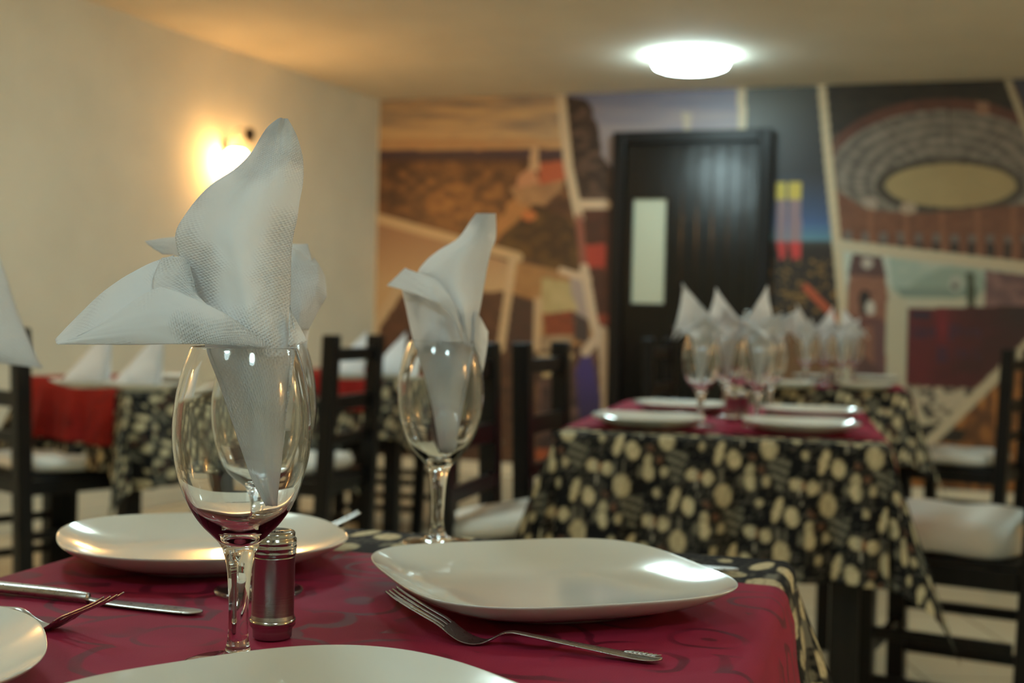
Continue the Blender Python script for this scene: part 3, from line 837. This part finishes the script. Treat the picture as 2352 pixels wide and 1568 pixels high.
B2 = [  # folded-over front flap
    [(200, 762, -.016), (346, 668, -.016), (398, 668, -.022), (470, 697, -.026), (540, 735, -.028), (622, 797, -.026)],
    [(170, 775, -.014), (330, 712, -.024), (400, 705, -.030), (470, 730, -.033), (540, 765, -.034), (610, 798, -.029)],
    [(150, 783, -.013), (320, 755, -.026), (400, 750, -.032), (470, 765, -.035), (540, 785, -.036), (604, 798, -.031)],
    [(132, 790, -.011), (300, 791, -.022), (400, 790, -.030), (470, 790, -.034), (530, 793, -.036), (598, 798, -.032)]]
B3 = [  # shaded roll between wing and main sheet
    [(372, 592, .006), (415, 590, -.004), (432, 600, -.008)],
    [(352, 640, .002), (420, 625, -.010), (444, 640, -.012)],
    [(355, 668, -.006), (430, 660, -.016), (462, 690, -.016)],
    [(396, 672, -.018), (460, 700, -.022), (520, 730, -.020)]]
D1_ = [[(666, 700, -.006), (668, 712, -.004), (672, 724, -.002)], [(664, 750, -.010), (680, 752, -.004), (692, 758, .002)], [(662, 798, -.012), (684, 792, -.006), (706, 783, .002)]]
inner = [bulge(478, 676, 797, -.026, edge=-.004), bulge(512, 668, 880, -.020, edge=-.002), bulge(545, 655, 980, -.014, edge=-.001), bulge(584, 642, 1095, -.007, edge=0), bulge(612, 636, 1160, -.002, edge=0)]
napkin('napkin', [sheet(A_rows, Y1, 40, 76, 1, .0010), sheet(B1, Y1, 30, 26, 2, .0004), sheet(B2, Y1, 34, 26, 3, .0004), sheet(B3, Y1, 20, 20, 4), sheet(D1_, Y1, 13, 13, 5, soft=.1), sheet(inner, Y1, 24, 30, 6)],
       'large white embossed paper napkin fanned out of the nearest wine glass', Vector((g1.x, g1.y, TABLE_Z+.2)))
# second napkin (behind) --------------------------------------
Y2 = g2.y
N2a = [bulge(480, 706, 560, .0, edge=.012), bulge(470, 720, 620, .004), bulge(490, 716, 700, .010), bulge(520, 706, 785, .020, edge=-.002), bulge(560, 702, 850, .018, edge=0), bulge(590, 692, 920, .012, edge=0), bulge(628, 682, 988, .006, edge=0)]
N2b = [[(664, 568, -.010), (690, 578, -.004), (712, 600, .0), (722, 592, .006)],
       [(664, 600, -.014), (694, 600, -.014), (728, 608, -.010), (746, 632, .002)],
       [(664, 650, -.016), (696, 650, -.020), (730, 655, -.016), (750, 682, -.002)],
       [(664, 700, -.018), (690, 700, -.024), (716, 698, -.016), (736, 704, -.004)],
       [(664, 760, -.018), (682, 760, -.022), (700, 758, -.014), (708, 758, -.006)]]
N2c = [[(332, 554, .004), (376, 547, .010), (420, 543, .016), (480, 548, .02)], [(346, 566, .0), (385, 565, .004), (425, 570, .01), (480, 580, .014)], [(372, 583, -.004), (400, 585, .0), (440, 600, .006), (490, 620, .01)]]
N2d = [bulge(520, 704, 785, -.024, edge=-.002), bulge(562, 698, 860, -.018, edge=0), bulge(600, 688, 930, -.010, edge=0), bulge(630, 680, 986, -.003, edge=0)]
napkin('napkin', [sheet(N2a, Y2, 30, 40, 11), sheet(N2b, Y2, 22, 29, 12, soft=.2), sheet(N2c, Y2, 22, 17, 13, soft=.2), sheet(N2d, Y2, 20, 20, 14)],
       'white paper napkin in the glass behind the shaker, mostly hidden by the front napkin', Vector((g2.x, g2.y, TABLE_Z+.2)))
# third napkin ------------------------------------------------
Y3 = g3.y
N3a = [bulge(1094, 1138, 490, .003, edge=.004), bulge(1078, 1139, 512, .006), bulge(1052, 1138, 548, .010), bulge(1008, 1128, 575, .016), bulge(978, 1122, 600, .020), bulge(960, 1116, 630, .024), bulge(984, 1110, 665, .026), bulge(1014, 1103, 705, .028), bulge(1038, 1094, 750, .026), bulge(1048, 1090, 790, .022, edge=0)]
N3b = [[(931, 615, -.004), (958, 626, -.020), (1000, 642, -.036), (1030, 676, -.044), (1050, 715, -.046), (1064, 785, -.040)],
       [(912, 634, .0), (945, 645, -.022), (985, 662, -.042), (1020, 690, -.050), (1046, 725, -.050), (1062, 788, -.044)],
       [(889, 656, .004), (932, 668, -.022), (975, 684, -.046), (1012, 698, -.052), (1040, 730, -.052), (1060, 790, -.046)]]
N3c = [[(924, 666, .012), (955, 676, -.010), (1000, 690, -.024), (1045, 712, -.026)], [(936, 720, .010), (965, 730, -.014), (1010, 735, -.030), (1060, 745, -.028)], [(950, 785, .004), (985, 790, -.024), (1030, 792, -.034), (1082, 790, -.020)],
       [(962, 820, .002), (995, 822, -.022), (1035, 824, -.028), (1078, 822, -.014)], [(990, 920, .002), (1010, 920, -.014), (1035, 920, -.014), (1058, 920, -.004)], [(1010, 1042, 0), (1020, 1048, -.004), (1032, 1050, -.004), (1044, 1046, 0)]]
N3d = [[(1092, 712, -.010), (1106, 734, .002), (1121, 762, .012)], [(1090, 750, -.014), (1104, 762, -.004), (1120, 785, .010)], [(1088, 790, -.014), (1102, 800, .0), (1116, 815, .014)], [(1084, 800, -.010), (1098, 830, .004), (1108, 856, .014)]]
N3e = [bulge(952, 1094, 786, -.030, edge=-.002), bulge(975, 1078, 860, -.020, edge=0), bulge(996, 1060, 950, -.012, edge=0), bulge(1010, 1044, 1044, -.004, edge=0)]
napkin('napkin', [sheet(N3a, Y3, 30, 44, 21), sheet(N3b, Y3, 34, 16, 22), sheet(N3c, Y3, 24, 34, 23), sheet(N3d, Y3, 15, 19, 24, soft=.2), sheet(N3e, Y3, 20, 26, 25)],
       'white paper napkin with a folded collar in the glass at the far table edge', Vector((g3.x, g3.y, TABLE_Z+.2)))
# fourth, cut off at the left -----------------------------------
Y4 = g4.y
N4 = [[(-420, 330, .0), (-250, 300, .0), (-110, 380, .0), (-60, 470, .0)], [(-430, 520, -.01), (-260, 520, -.016), (-100, 560, -.01), (-2, 590, .0)],
      [(-450, 680, -.01), (-280, 680, -.022), (-110, 680, -.018), (40, 716, -.004)], [(-470, 800, -.006), (-300, 790, -.022), (-120, 790, -.022), (75, 800, -.008)], [(-480, 818, 0), (-320, 815, -.016), (-140, 818, -.018), (99, 846, -.008)]]
xg = 1176+(g4.x/g4.y)*F-6
N4b = [bulge(xg-160, xg+150, 800, -.026, edge=-.004), bulge(xg-120, xg+110, 950, -.018, edge=0), bulge(xg-60, xg+55, 1150, -.010, edge=0), bulge(xg-18, xg+15, 1300, -.004, edge=0)]
N4c = [bulge(xg-160, xg+150, 800, .026, edge=-.004), bulge(xg-120, xg+110, 950, .018, edge=0), bulge(xg-60, xg+55, 1150, .010, edge=0), bulge(xg-18, xg+15, 1300, .004, edge=0)]
napkin('napkin', [sheet(N4, Y4, 30, 30, 31), sheet(N4b, Y4, 20, 20, 32), sheet(N4c, Y4, 20, 20, 33)], 'white paper napkin point cut off by the left edge of the photo', Vector((g4.x, g4.y, TABLE_Z+.2)))

# ------------------------------------------------------------------ shaker
def shaker_parts(root):
    body = [(0, .0004), (.0130, .0004), (.0140, .0012), (.0142, .0060), (.0146, .0075), (.0160, .0090), (.0161, .0150), (.0153, .0170), (.0153, .0175), (.0153, .0590), (.0155, .0592)]
    obj('body', lathe(body+[(0, .0592)], 48), M_brushed, root)
    cap = [(.0140, .0592), (.0150, .0596), (.0158, .0605), (.0162, .0630), (.0158, .0645), (.0163, .0655), (.0163, .0672), (.0157, .0684), (.0162, .0692), (.0161, .0722), (.0150, .0730), (.0151, .0738), (.0151, .0762), (.0143, .0775), (.0118, .0780), (.0110, .0775), (0, .0774)]
    obj('shaker_cap', lathe([(0, .0592)]+cap, 48), M_bright, root)
    ring = [(.0142, .0095), (.0165, .0100), (.0166, .0142), (.0142, .0150)]
    obj('base_ring', lathe(ring, 48, close=True), M_bright, root)
    hb = bmesh.new()
    for k in range(7):
        a = k*PI/3; rr = 0 if k == 6 else .0055
        lathe([(0, .07768), (.0008, .07768), (.0008, .0772), (0, .0772)], 10, hb, (rr*math.cos(a), rr*math.sin(a), 0))
    obj('shaker_hole', hb, M_blackcap, root)['kind'] = 'stuff'
sh = atz(619, 1473, TABLE_Z)
shroot = empty('salt_shaker', (sh.x, sh.y+.010, TABLE_Z+.0006)); shaker_parts(shroot)
tag(shroot, 'cylindrical brushed steel shaker between the wine glasses on nearest table', 'shaker')

# ------------------------------------------------------------------ cutlery
def cut_strip(stations, cols=9, thick=.0016):
    """stations: (s, half width, z centre, cup depth) -> closed sheet mesh in bm along +x"""
    st = np.array(stations); t = np.linspace(0, len(st)-1, (len(st)-1)*5+1); q = cr(st, t)
    return q
def add_strip(bm, q, yc=0.0, cols=9, thick=.0016, yfun=None):
    top, bot = [], []
    for k, (s, w, z, cup) in enumerate(q):
        w = max(w, .0001); rt, rb = [], []
        for j in range(cols):
            v = -1+2*j/(cols-1); y = yc+v*w; zz = z-cup*(1-v*v)
            e = thick/2*(1-.75*abs(v)**3)
            rt.append(bm.verts.new((s, y, zz+e))); rb.append(bm.verts.new((s, y, zz-e)))
        top.append(rt); bot.append(rb)
    n = len(q)
    for i in range(n-1):
        for j in range(cols-1):
            bm.faces.new((top[i][j], top[i+1][j], top[i+1][j+1], top[i][j+1])); bm.faces.new((bot[i][j], bot[i][j+1], bot[i+1][j+1], bot[i+1][j]))
        bm.faces.new((top[i][0], bot[i][0], bot[i+1][0], top[i+1][0])); bm.faces.new((top[i][-1], top[i+1][-1], bot[i+1][-1], bot[i][-1]))
    bm.faces.new(top[0]+bot[0][::-1]); bm.faces.new(top[-1][::-1]+bot[-1])
def fork_obj(name='fork'):
    bm = bmesh.new()
    # s=0 at tine tips .. .205 handle end
    body = [(.046, .0120, .0115, .0006), (.052, .0122, .0072, .0010), (.060, .0118, .0032, .0014), (.068, .0100, .0016, .0014), (.075, .0070, .0022, .0008), (.082, .0042, .0054, .0003), (.089, .0033, .0092, 0), (.096, .0032, .0108, 0), (.105, .0035, .0103, 0),
            (.125, .0046, .0085, 0), (.150, .0058, .0062, 0), (.175, .0072, .0040, 0), (.190, .0082, .0030, .0002), (.198, .0078, .0030, .0003), (.203, .0052, .0032, .0002), (.2055, .0012, .0033, 0)]
    add_strip(bm, cut_strip(body), cols=9, thick=.0021)
    for k in range(4):
        yc = (-1.5+k)*.0066
        tine = [(0, .0007, .0335, 0), (.008, .0012, .0288, 0), (.020, .0016, .0232, 0), (.032, .0019, .0180, 0), (.042, .0021, .0136, 0), (.050, .0024, .0085, .0004)]
        q = cut_strip(tine); q[:, 2] -= .0010*(1-((yc/.0115)**2))
        add_strip(bm, q, yc=yc*.96, cols=5, thick=.0020)
    # leaf ornament in relief on the handle end
    for j in range(7):
        s0 = .178+j*.0032
        for sg in (-1, 1):
            q = np.array([(s0+t*.007, .0006*math.sin(PI*(t*.9+.05)), .0052-(s0-.178)*.05+.0004, 0) for t in np.linspace(0, 1, 5)])
            b0 = len(bm.verts); add_strip(bm, q, yc=0, cols=3, thick=.0012); bm.verts.ensure_lookup_table()
            for v in bm.verts[b0:]: v.co.y += sg*((v.co.x-s0)*.62+.0005)
    bmesh.ops.recalc_face_normals(bm, faces=bm.faces)
    return bm
def place_cutlery(o, tip, end):
    d = (end-tip).to_2d(); o.rotation_euler = (0, 0, math.atan2(d.y, d.x)); o.location = (tip.x, tip.y, TABLE_Z+.0003)
f1 = obj('fork', fork_obj(), M_steel); f1.modifiers.new('s', 'SUBSURF').render_levels = 1
fa = atz(897, 1363, TABLE_Z+.030); fb = atz(1508, 1510, TABLE_Z+.004)
place_cutlery(f1, fa, fb)
tag(f1, 'steel fork with ornate leaf handle lying in front of the right-hand plate', 'fork', 'steel forks on the nearest table')
f2 = f1.copy(); C.objects.link(f2)
ta = atz(262, 1366, TABLE_Z+.0335); f2.location = (ta.x, ta.y, TABLE_Z+.0003); f2.rotation_euler = (0, 0, math.radians(152))
tag(f2, 'steel fork with raised tines partly hidden behind the lower left plate', 'fork', 'steel forks on the nearest table')
f3 = f1.copy(); C.objects.link(f3)
tb = atz(826, 1182, TABLE_Z+.030); f3.location = (tb.x, tb.y, TABLE_Z+.0003); f3.rotation_euler = (0, 0, math.radians(196))
tag(f3, 'steel fork with only its tine tips showing behind the plate behind the shaker', 'fork', 'steel forks on the nearest table')
def knife_bm(bm):
    bl = [(0, .0020, .0020, 0), (.004, .0068, .0019, 0), (.012, .0092, .0018, 0), (.030, .0100, .0018, 0), (.060, .0092, .0019, 0), (.085, .0076, .0022, 0), (.098, .0048, .0030, 0), (.104, .0040, .0036, 0)]
    add_strip(bm, cut_strip(bl), cols=7, thick=.0016)
def knife(label):
    root = empty('table_knife', (0, 0, 0)); bm = bmesh.new(); knife_bm(bm); bmesh.ops.recalc_face_normals(bm, faces=bm.faces); obj('blade', bm, M_steel, root)
    bm = bmesh.new(); hd = [(.103, .0038, .0036, 0), (.112, .0052, .0044, 0), (.135, .0068, .0052, 0), (.170, .0080, .0056, 0), (.200, .0088, .0056, 0), (.214, .0080, .0050, 0), (.219, .0030, .0046, 0)]
    add_strip(bm, cut_strip(hd), cols=9, thick=.0085); bmesh.ops.recalc_face_normals(bm, faces=bm.faces); obj('handle', bm, M_steel, root)
    return tag(root, label, 'knife')
kn = knife('steel table knife behind the raised fork tines at the left')
ka = atz(463, 1403, TABLE_Z+.003); kb = atz(0, 1350, TABLE_Z+.005); place_cutlery(kn, ka, kb)
kn2 = copy_tree(kn); kt = atz(1696, 1312, TABLE_Z); kn2.location = (kt.x, kt.y, TABLE_Z+.0003); kn2.rotation_euler.z = math.radians(168)
kn2['label'] = 'steel table knife tip showing behind the plate with the lamp reflection'

# ------------------------------------------------------------------ chairs
CH = {}
def make_chair():
    """origin on floor below seat centre, faces +x, back at -x"""
    root = empty('dining_chair', (0, 0, 0)); w = .40; ps = .052; H = .930; bx = -.195
    hw = w/2
    for s in (-1, 1):
        pm = bmesh.new()
        box(pm, bx, s*hw, H/2, ps, ps, H, .006)
        for v in pm.verts:
            if v.co.z > .5: v.co.x -= (v.co.z-.5)*.07
        obj('rear_post', pm, M_black, root, smooth=False)
        obj('leg', boxm(.175, s*(hw-.005), .215, .048, .048, .43, .005), M_black, root, smooth=False)
    for z, h in ((.862, .045), (.693, .052), (.565, .04)):
        rb = bmesh.new(); n = 9
        box(rb, bx-(z-.5)*.07, 0, z, .022, w-ps+.01, h, .004); obj('back_rail', rb, M_black, root, smooth=False)
    fr = bmesh.new()
    box(fr, .185, 0, .405, .024, w-.05, .05, .003); box(fr, bx, 0, .405, .024, w-.05, .05, .003)
    for s in (-1, 1): box(fr, -.005, s*hw, .405, .35, .024, .05, .003)
    box(fr, -.0, 0, .4375, .39, w-.01, .014, .003)
    obj('seat_frame', fr, M_black, root, smooth=False)
    for s in (-1, 1):
        for z in (.125, .245):
            obj('stretcher', boxm(-.005, s*hw, z, .33, .022, .028, .003), M_black, root, smooth=False)
    obj('stretcher', boxm(.175, 0, .19, .022, w-.05, .028, .003), M_black, root, smooth=False)
    # cushion
    n = 25; P = []
    bm = bmesh.new(); rings = []
    for (t, z) in ((0, .0), (.80, .0), (.95, .006), (1.0, .022), (.985, .038), (.9, .049), (.7, .053), (.4, .052), (0, .051)):
        if t == 0: rings.append([bm.verts.new((.012, 0, .4455+z))]); continue
        ring = []
        for k in range(48):
            th = 2*PI*k/48; c, s = math.cos(th), math.sin(th); o = 1/((abs(c)**4.5+abs(s)**4.5)**(1/4.5))
            ring.append(bm.verts.new((.012+.195*t*o*c, .20*t*o*s, .4455+z+.002*math.sin(5*th)*(t > .5))))
        rings.append(ring)
    for a, b in zip(rings[:-1], rings[1:]):
        for k in range(48):
            k2 = (k+1) % 48
            if len(a) == 1: bm.faces.new((a[0], b[k], b[k2]))
            elif len(b) == 1: bm.faces.new((a[k], b[0], a[k2]))
            else: bm.faces.new((a[k], b[k], b[k2], a[k2]))
    bmesh.ops.recalc_face_normals(bm, faces=bm.faces)
    obj('seat_cushion', bm, M_cushion, root)
    return root
chair_proto = make_chair(); used = [False]
def chair_posts(ax_, ay, bx_, by, label, flip=False, group='black wooden dining chairs with white cushions'):
    """place so that rear posts stand at about a (near) and b (far); default: faces to the left of a->b, flip: right"""
    a = Vector((ax_, ay)); b = Vector((bx_, by)); m_ = (a+b)/2; d = (b-a).normalized()
    f = Vector((d.y, -d.x)) if flip else Vector((-d.y, d.x))
    o = chair_proto if not used[0] else copy_tree(chair_proto); used[0] = True
    o.location = (m_.x+f.x*.195, m_.y+f.y*.195, 0); o.rotation_euler = (0, 0, math.atan2(f.y, f.x))
    return tag(o, label, 'chair', group)
def pY(px, Y, py=1000): return atY(px, py, Y).xy
def chair_px(pxa, Ya, pxb, Yb, label, flip):
    a = pY(pxa, Ya); b = pY(pxb, Yb); return chair_posts(a.x, a.y, b.x, b.y, label, flip)

# ------------------------------------------------------------------ generic table setting pieces for the far tables
def cone_napkin_local(seed, wings):
    """napkin in local glass frame (origin at glass foot): cone in bowl and pointed wings"""
    sheets = []
    n, m = 18, 24
    G = np.zeros((n, m, 3))
    for i in range(n):
        t = i/(n-1); z = .098+(.235-.098)*t; r = .004+.026*t if z < .212 else .030+.1*(z-.212)
        for j in range(m):
            a = 2*PI*j/(m-1); G[i, j] = (r*math.cos(a), r*math.sin(a), z)
    sheets.append(G)
    for (az, reach, h, wd, sk) in wings:
        G = np.zeros((10, 9, 3)); c, s = math.cos(az), math.sin(az)
        for i in range(10):
            t = i/9; rad = .020+(reach-.020)*t**1.1; z = .214+h*t**.9; w = wd*1.6*(1-t)**1.3+.001
            for j in range(9):
                v = -1+2*j/8; x = rad-.010*abs(v)*(1-t); y = v*w+sk*t
                G[i, j] = (x*c-y*s, x*s+y*c, z+.016*abs(v)*(1-t)-.03*(1-t)*(abs(v) > .9))
        sheets.append(G)
    return sheets
NAPS = []
for k, w in enumerate([[(1.6, .030, .125, .044, .046), (4.7, .045, .045, .040, 0), (3.1, .070, .020, .030, 0), (.2, .06, .03, .03, 0)],
                       [(1.6, .035, .125, .050, .024), (4.7, .050, .070, .048, -.03), (.2, .075, .040, .040, 0), (3.2, .05, .04, .03, 0)],
                       [(1.6, .035, .125, .042, -.046), (4.7, .050, .060, .048, .030), (3.2, .060, .045, .040, 0), (.1, .05, .05, .03, 0)],
                       [(1.6, .030, .075, .044, -.075), (4.7, .045, .060, .046, .06), (3.2, .055, .050, .040, 0), (.2, .075, .045, .035, 0)]]):
    NAPS.append(cone_napkin_local(k, w))
nap_mesh = {}
def far_napkin(x, y, k, rz, label, group, z=TABLE_Z):
    if k not in nap_mesh:
        o = napkin('napkin', NAPS[k], label, Vector((0, 0, 0)), group); nap_mesh[k] = o
    else:
        o = nap_mesh[k].copy(); C.objects.link(o)
    o.location = (x, y, z+.001); o.rotation_euler = (0, 0, rz); return tag(o, label, 'napkin', group)
def far_shaker(x, y, label):
    o = copy_tree(shroot); o.location = (x, y, TABLE_Z+.0006); o['label'] = label; o['group'] = 'steel shakers on far tables'

# ------------------------------------------------------------------ middle table (right of centre)
ROT2 = math.radians(-12.5); W2, D2 = .69, 1.34
nl = Vector((.112, 2.79)); ex2 = Vector((math.cos(ROT2), math.sin(ROT2))); ey2 = Vector((-ex2.y, ex2.x))
# depth axis follows the aisle a little more
cen2 = nl+ex2*W2/2+ey2*D2/2
t2 = dining_table(cen2, ROT2, W2, D2, 'black wooden table in the middle distance right of centre')
c2_ = run_cloth('tablecloth', t2, W2, D2, .30, .30, .0045, M_cloth, TABLE_Z-.0042, paint_cloth, seed=4, flare=.13, wave=.008, r0=.016, uvo=(.05, .11))
tag(c2_, 'black cloth with cream kitchen print hanging to the front on middle table', 'tablecloth', 'black kitchen print tablecloths')
r2_ = run_cloth('table_runner', t2, W2+.004, D2, .28, 0, .01, M_runner, TABLE_Z-.0014, None, v0=-D2/2+.10, v1=D2/2-.12, seed=4, flare=.13, wave=.008, over=.006, r0=.018, thick=.0014, uvo=(.3, .1))
tag(r2_, 'crimson runner falling over the right side of the middle table', 'table runner', 'crimson table runners')
zp = TABLE_Z+.024
for (l, r, y, lb) in ((1350, 1628, 957, 'white plate nearest left on the middle table'), (1457, 1676, 927, 'white plate at the far left of the middle table'),
                      (1700, 1978, 969, 'white plate nearest right on the middle table with bright edge'), (1738, 1986, 940, 'white plate at the far right of the middle table')):
    q = atz((l+r)/2, y, zp); plate(q.x, q.y, ROT2+.1, lb, s=.98)
for k, (px, Yq, lb) in enumerate(((1608, 2.98, 'wine glass nearest left on the middle table'), (1668, 3.30, 'wine glass second from left on the middle table'),
                                  (1738, 3.02, 'wine glass nearest right on the middle table'), (1766, 3.34, 'wine glass rearmost right on the middle table'))):
    q = atY(px, 960, Yq)
    glass(q.x, q.y, lb, hi=False)
    far_napkin(q.x, q.y, k, (0, .2, .4, -.2)[k], lb.replace('wine glass', 'pointed white napkin in the glass'), 'pointed white napkins on far tables')
for k, (px, Yq) in enumerate(((1681, 3.14), (1706, 3.17))):
    q = atY(px, 950, Yq); far_shaker(q.x, q.y, ('left', 'right')[k]+' steel shaker of the pair among plates on middle table')

# ------------------------------------------------------------------ far right table
ROT3 = math.radians(-14); W3, D3 = .70, .80
nr = atz(2082, 898, TABLE_Z).xy; ex3 = Vector((math.cos(ROT3), math.sin(ROT3))); ey3 = Vector((-ex3.y, ex3.x))
cen3 = nr-ex3*W3/2+ey3*D3/2
t3 = dining_table(cen3, ROT3, W3, D3, 'black wooden table farthest back on the right near the door')
c3_ = run_cloth('tablecloth', t3, W3, D3, .30, .30, .007, M_cloth, TABLE_Z-.0042, paint_cloth, seed=7, flare=.16, wave=.010, r0=.016, uvo=(.15, .04))
tag(c3_, 'black cloth with cream kitchen print on the farthest right table', 'tablecloth', 'black kitchen print tablecloths')
r3_ = run_cloth('table_runner', t3, W3+.004, D3, .18, 0, .012, M_runner, TABLE_Z-.0014, None, v0=-D3/2+.04, v1=D3/2-.12, seed=7, flare=.16, wave=.010, over=.006, r0=.018, thick=.0014)
tag(r3_, 'crimson runner on the farthest right table', 'table runner', 'crimson table runners')
for (px, py, lb) in ((1812, 876, 'white plate left on the farthest right table'), (1985, 880, 'white plate nearest right on the farthest right table'),
                     (1880, 862, 'white plate far left on the farthest right table'), (2010, 864, 'white plate far right on the farthest right table')):
    q = atz(px, py, zp); plate(q.x, q.y, ROT3, lb, s=.9)
for k, (px, Yq, lb) in enumerate(((1850, 5.15, 'wine glass leftmost on the farthest right table'), (1892, 5.45, 'wine glass second from left on the farthest right table'),
                                  (1932, 5.2, 'wine glass third from left on the farthest right table'), (1958, 5.5, 'wine glass rightmost on the farthest right table'))):
    q = atY(px, 880, Yq); glass(q.x, q.y, lb, hi=False)
    far_napkin(q.x, q.y, (k+1) % 4, (.6, .1, -.1, 0)[k], lb.replace('wine glass', 'pointed white napkin in the glass'), 'pointed white napkins on far tables')
q = atY(1912, 880, 5.28); far_shaker(q.x, q.y, 'steel shaker on the farthest right table')

# ------------------------------------------------------------------ left background table with brick-red runner
ROT4 = math.radians(-40)
W4, D4 = .62, .80
n4 = atz(287, 881, TABLE_Z).xy            # near-right corner
ex4 = Vector((math.cos(ROT4), math.sin(ROT4))); ey4 = Vector((-ex4.y, ex4.x))
cen4 = n4-ex4*W4/2+ey4*D4/2
t4 = dining_table(cen4, ROT4, W4, D4, 'black wooden table by the cream wall at the left')
c4_ = run_cloth('tablecloth', t4, W4, D4, .36, .30, .007, M_cloth, TABLE_Z-.0042, paint_cloth, seed=9, flare=.12, wave=.010, r0=.014, uvo=(.0, .17))
tag(c4_, 'black cloth with cream kitchen print by the cream wall at the left', 'tablecloth', 'black kitchen print tablecloths')
def runner_v(name, table, W, D, w0, w1, drop, m, label, seed, wave, z=TABLE_Z-.0014):
    tmp = empty('tmp', table.location, table.rotation_euler.z+PI/2)
    o = run_cloth(name, tmp, D+.004, W, drop, 0, .010, m, z, None, v0=w0, v1=w1, seed=seed, flare=.12, wave=wave, over=.008, r0=.018, thick=.0014)
    bpy.data.objects.remove(tmp); return tag(o, label, 'table runner', 'brick red table runners')
runner_v('table_runner', t4, W4, D4, -W4/2+.012, W4/2-.012, .22, M_runner_red, 'brick red runner hanging over the left background table near the wall', 9, .010)
for (px, py, lb) in ((205, 872, 'white plate under the left cone napkin on the wall-side table'), (325, 878, 'white plate under the right cone napkin on the wall-side table'), (405, 860, 'white plate at the right of the wall-side table')):
    q = atz(px, py, zp); plate(q.x, q.y, ROT4, lb, s=.8, group='white plates on the wall-side table')
def tent_napkin(x, y, rz, label, group, s=1.0):
    G1 = np.zeros((8, 8, 3)); G2 = np.zeros((8, 8, 3)); G3 = np.zeros((8, 8, 3))
    A_, B_, T = np.array([-.078, -.02, 0]), np.array([.050, -.045, 0]), np.array([.058, -.015, .150]); D_ = np.array([.030, .045, 0])
    for G, p, q_ in ((G1, A_, B_), (G2, B_, D_), (G3, D_, A_)):
        for i in range(8):
            for j in range(8):
                base = p+(q_-p)*j/7; t = i/7*.985; G[i, j] = base+(T-base)*t+np.array([0, 0, 0])
    o = napkin('napkin', [G1, G2, G3], label, Vector((0, 0, 0)), group); o.location = (x, y, TABLE_Z+.0185); o.rotation_euler = (0, 0, rz); o.scale = (s,)*3; return o
q = atz(212, 872, zp); tent_napkin(q.x, q.y, -.1, 'left white cone napkin on the wall-side table', 'cone-folded napkins standing on plates', 1.2)
q = atz(330, 878, zp); tent_napkin(q.x, q.y, -.1, 'right white cone napkin on the wall-side table', 'cone-folded napkins standing on plates', 1.2)

# ------------------------------------------------------------------ centre-left background table
ROT5 = math.radians(-20); W5, D5 = .64, .8
n5 = atz(925, 862, TABLE_Z).xy
ex5 = Vector((math.cos(ROT5), math.sin(ROT5))); ey5 = Vector((-ex5.y, ex5.x))
cen5 = n5-ex5*W5/2+ey5*D5/2
t5 = dining_table(cen5, ROT5, W5, D5, 'black wooden table by the mural behind the left chairs')
c5_ = run_cloth('tablecloth', t5, W5, D5, .28, .28, .009, M_cloth, TABLE_Z-.0042, paint_cloth, seed=12, flare=.12, r0=.014)
tag(c5_, 'black cloth with cream kitchen print by the mural behind the left chairs', 'tablecloth', 'black kitchen print tablecloths')
runner_v('table_runner', t5, W5, D5, -W5/2+.08, W5/2-.02, .17, M_runner_red, 'brick red runner on the table by the mural', 12, .006)
for (px, lb, k) in ((892, 'cone napkin seen left of the far-edge wine glass', 0), (800, 'cone napkin on the mural table, seen between the chairs', 1)):
    q = atz(px, 856, zp); plate(q.x, q.y, ROT5, 'white plate under the '+lb, s=.75, group='white plates on the mural-side table')
    tent_napkin(q.x, q.y, .2, 'white '+lb, 'cone-folded napkins standing on plates', 1.15)

# ------------------------------------------------------------------ chairs in place
ch_b = chair_px(1040, 3.02, 1140, 3.38, 'black chair tucked into the middle table, nearest on its left side', True)
chair_px(1218, 3.56, 1303, 3.94, 'black chair on the left side of the middle table, farther from the viewer', True)
chair_px(742, 4.28, 838, 4.64, 'black ladder-back chair at the right side of the wall-side table', False)
chair_px(962, 5.75, 1004, 6.15, 'black chair at the right side of the mural-side table', False)
aa = pY(62, 4.12); chair_posts(aa.x, aa.y, aa.x-.40*math.cos(math.radians(42)), aa.y+.40*math.sin(math.radians(42)), 'black chair cut off by the left edge, its white seat under the brick red runner', True)
ch_g = chair_px(2366, 2.93, 2410, 3.30, 'black chair with large white cushion at lower right beside the middle table', False)
chair_px(2292, 5.05, 2345, 5.40, 'black chair at the right side of the farthest right table', False)
chair_px(1500, 5.85, 1543, 6.2, 'black chair in front of the door at the far right table', True)

for ch in ch_g.children:
    if ch.name.startswith('seat_cushion'): ch.scale = (1, 1, 1.75); ch.location = (0, 0, -.334)
# the cushion of the nearest left chair is pushed up at its front
for ch in ch_b.children:
    if ch.name.startswith('seat_cushion'):
        ch.rotation_euler = (0, -.16, 0); ch.location = (-.015, 0, -.004+.035); ch['label'] = 'white cushion tipped up towards the table'
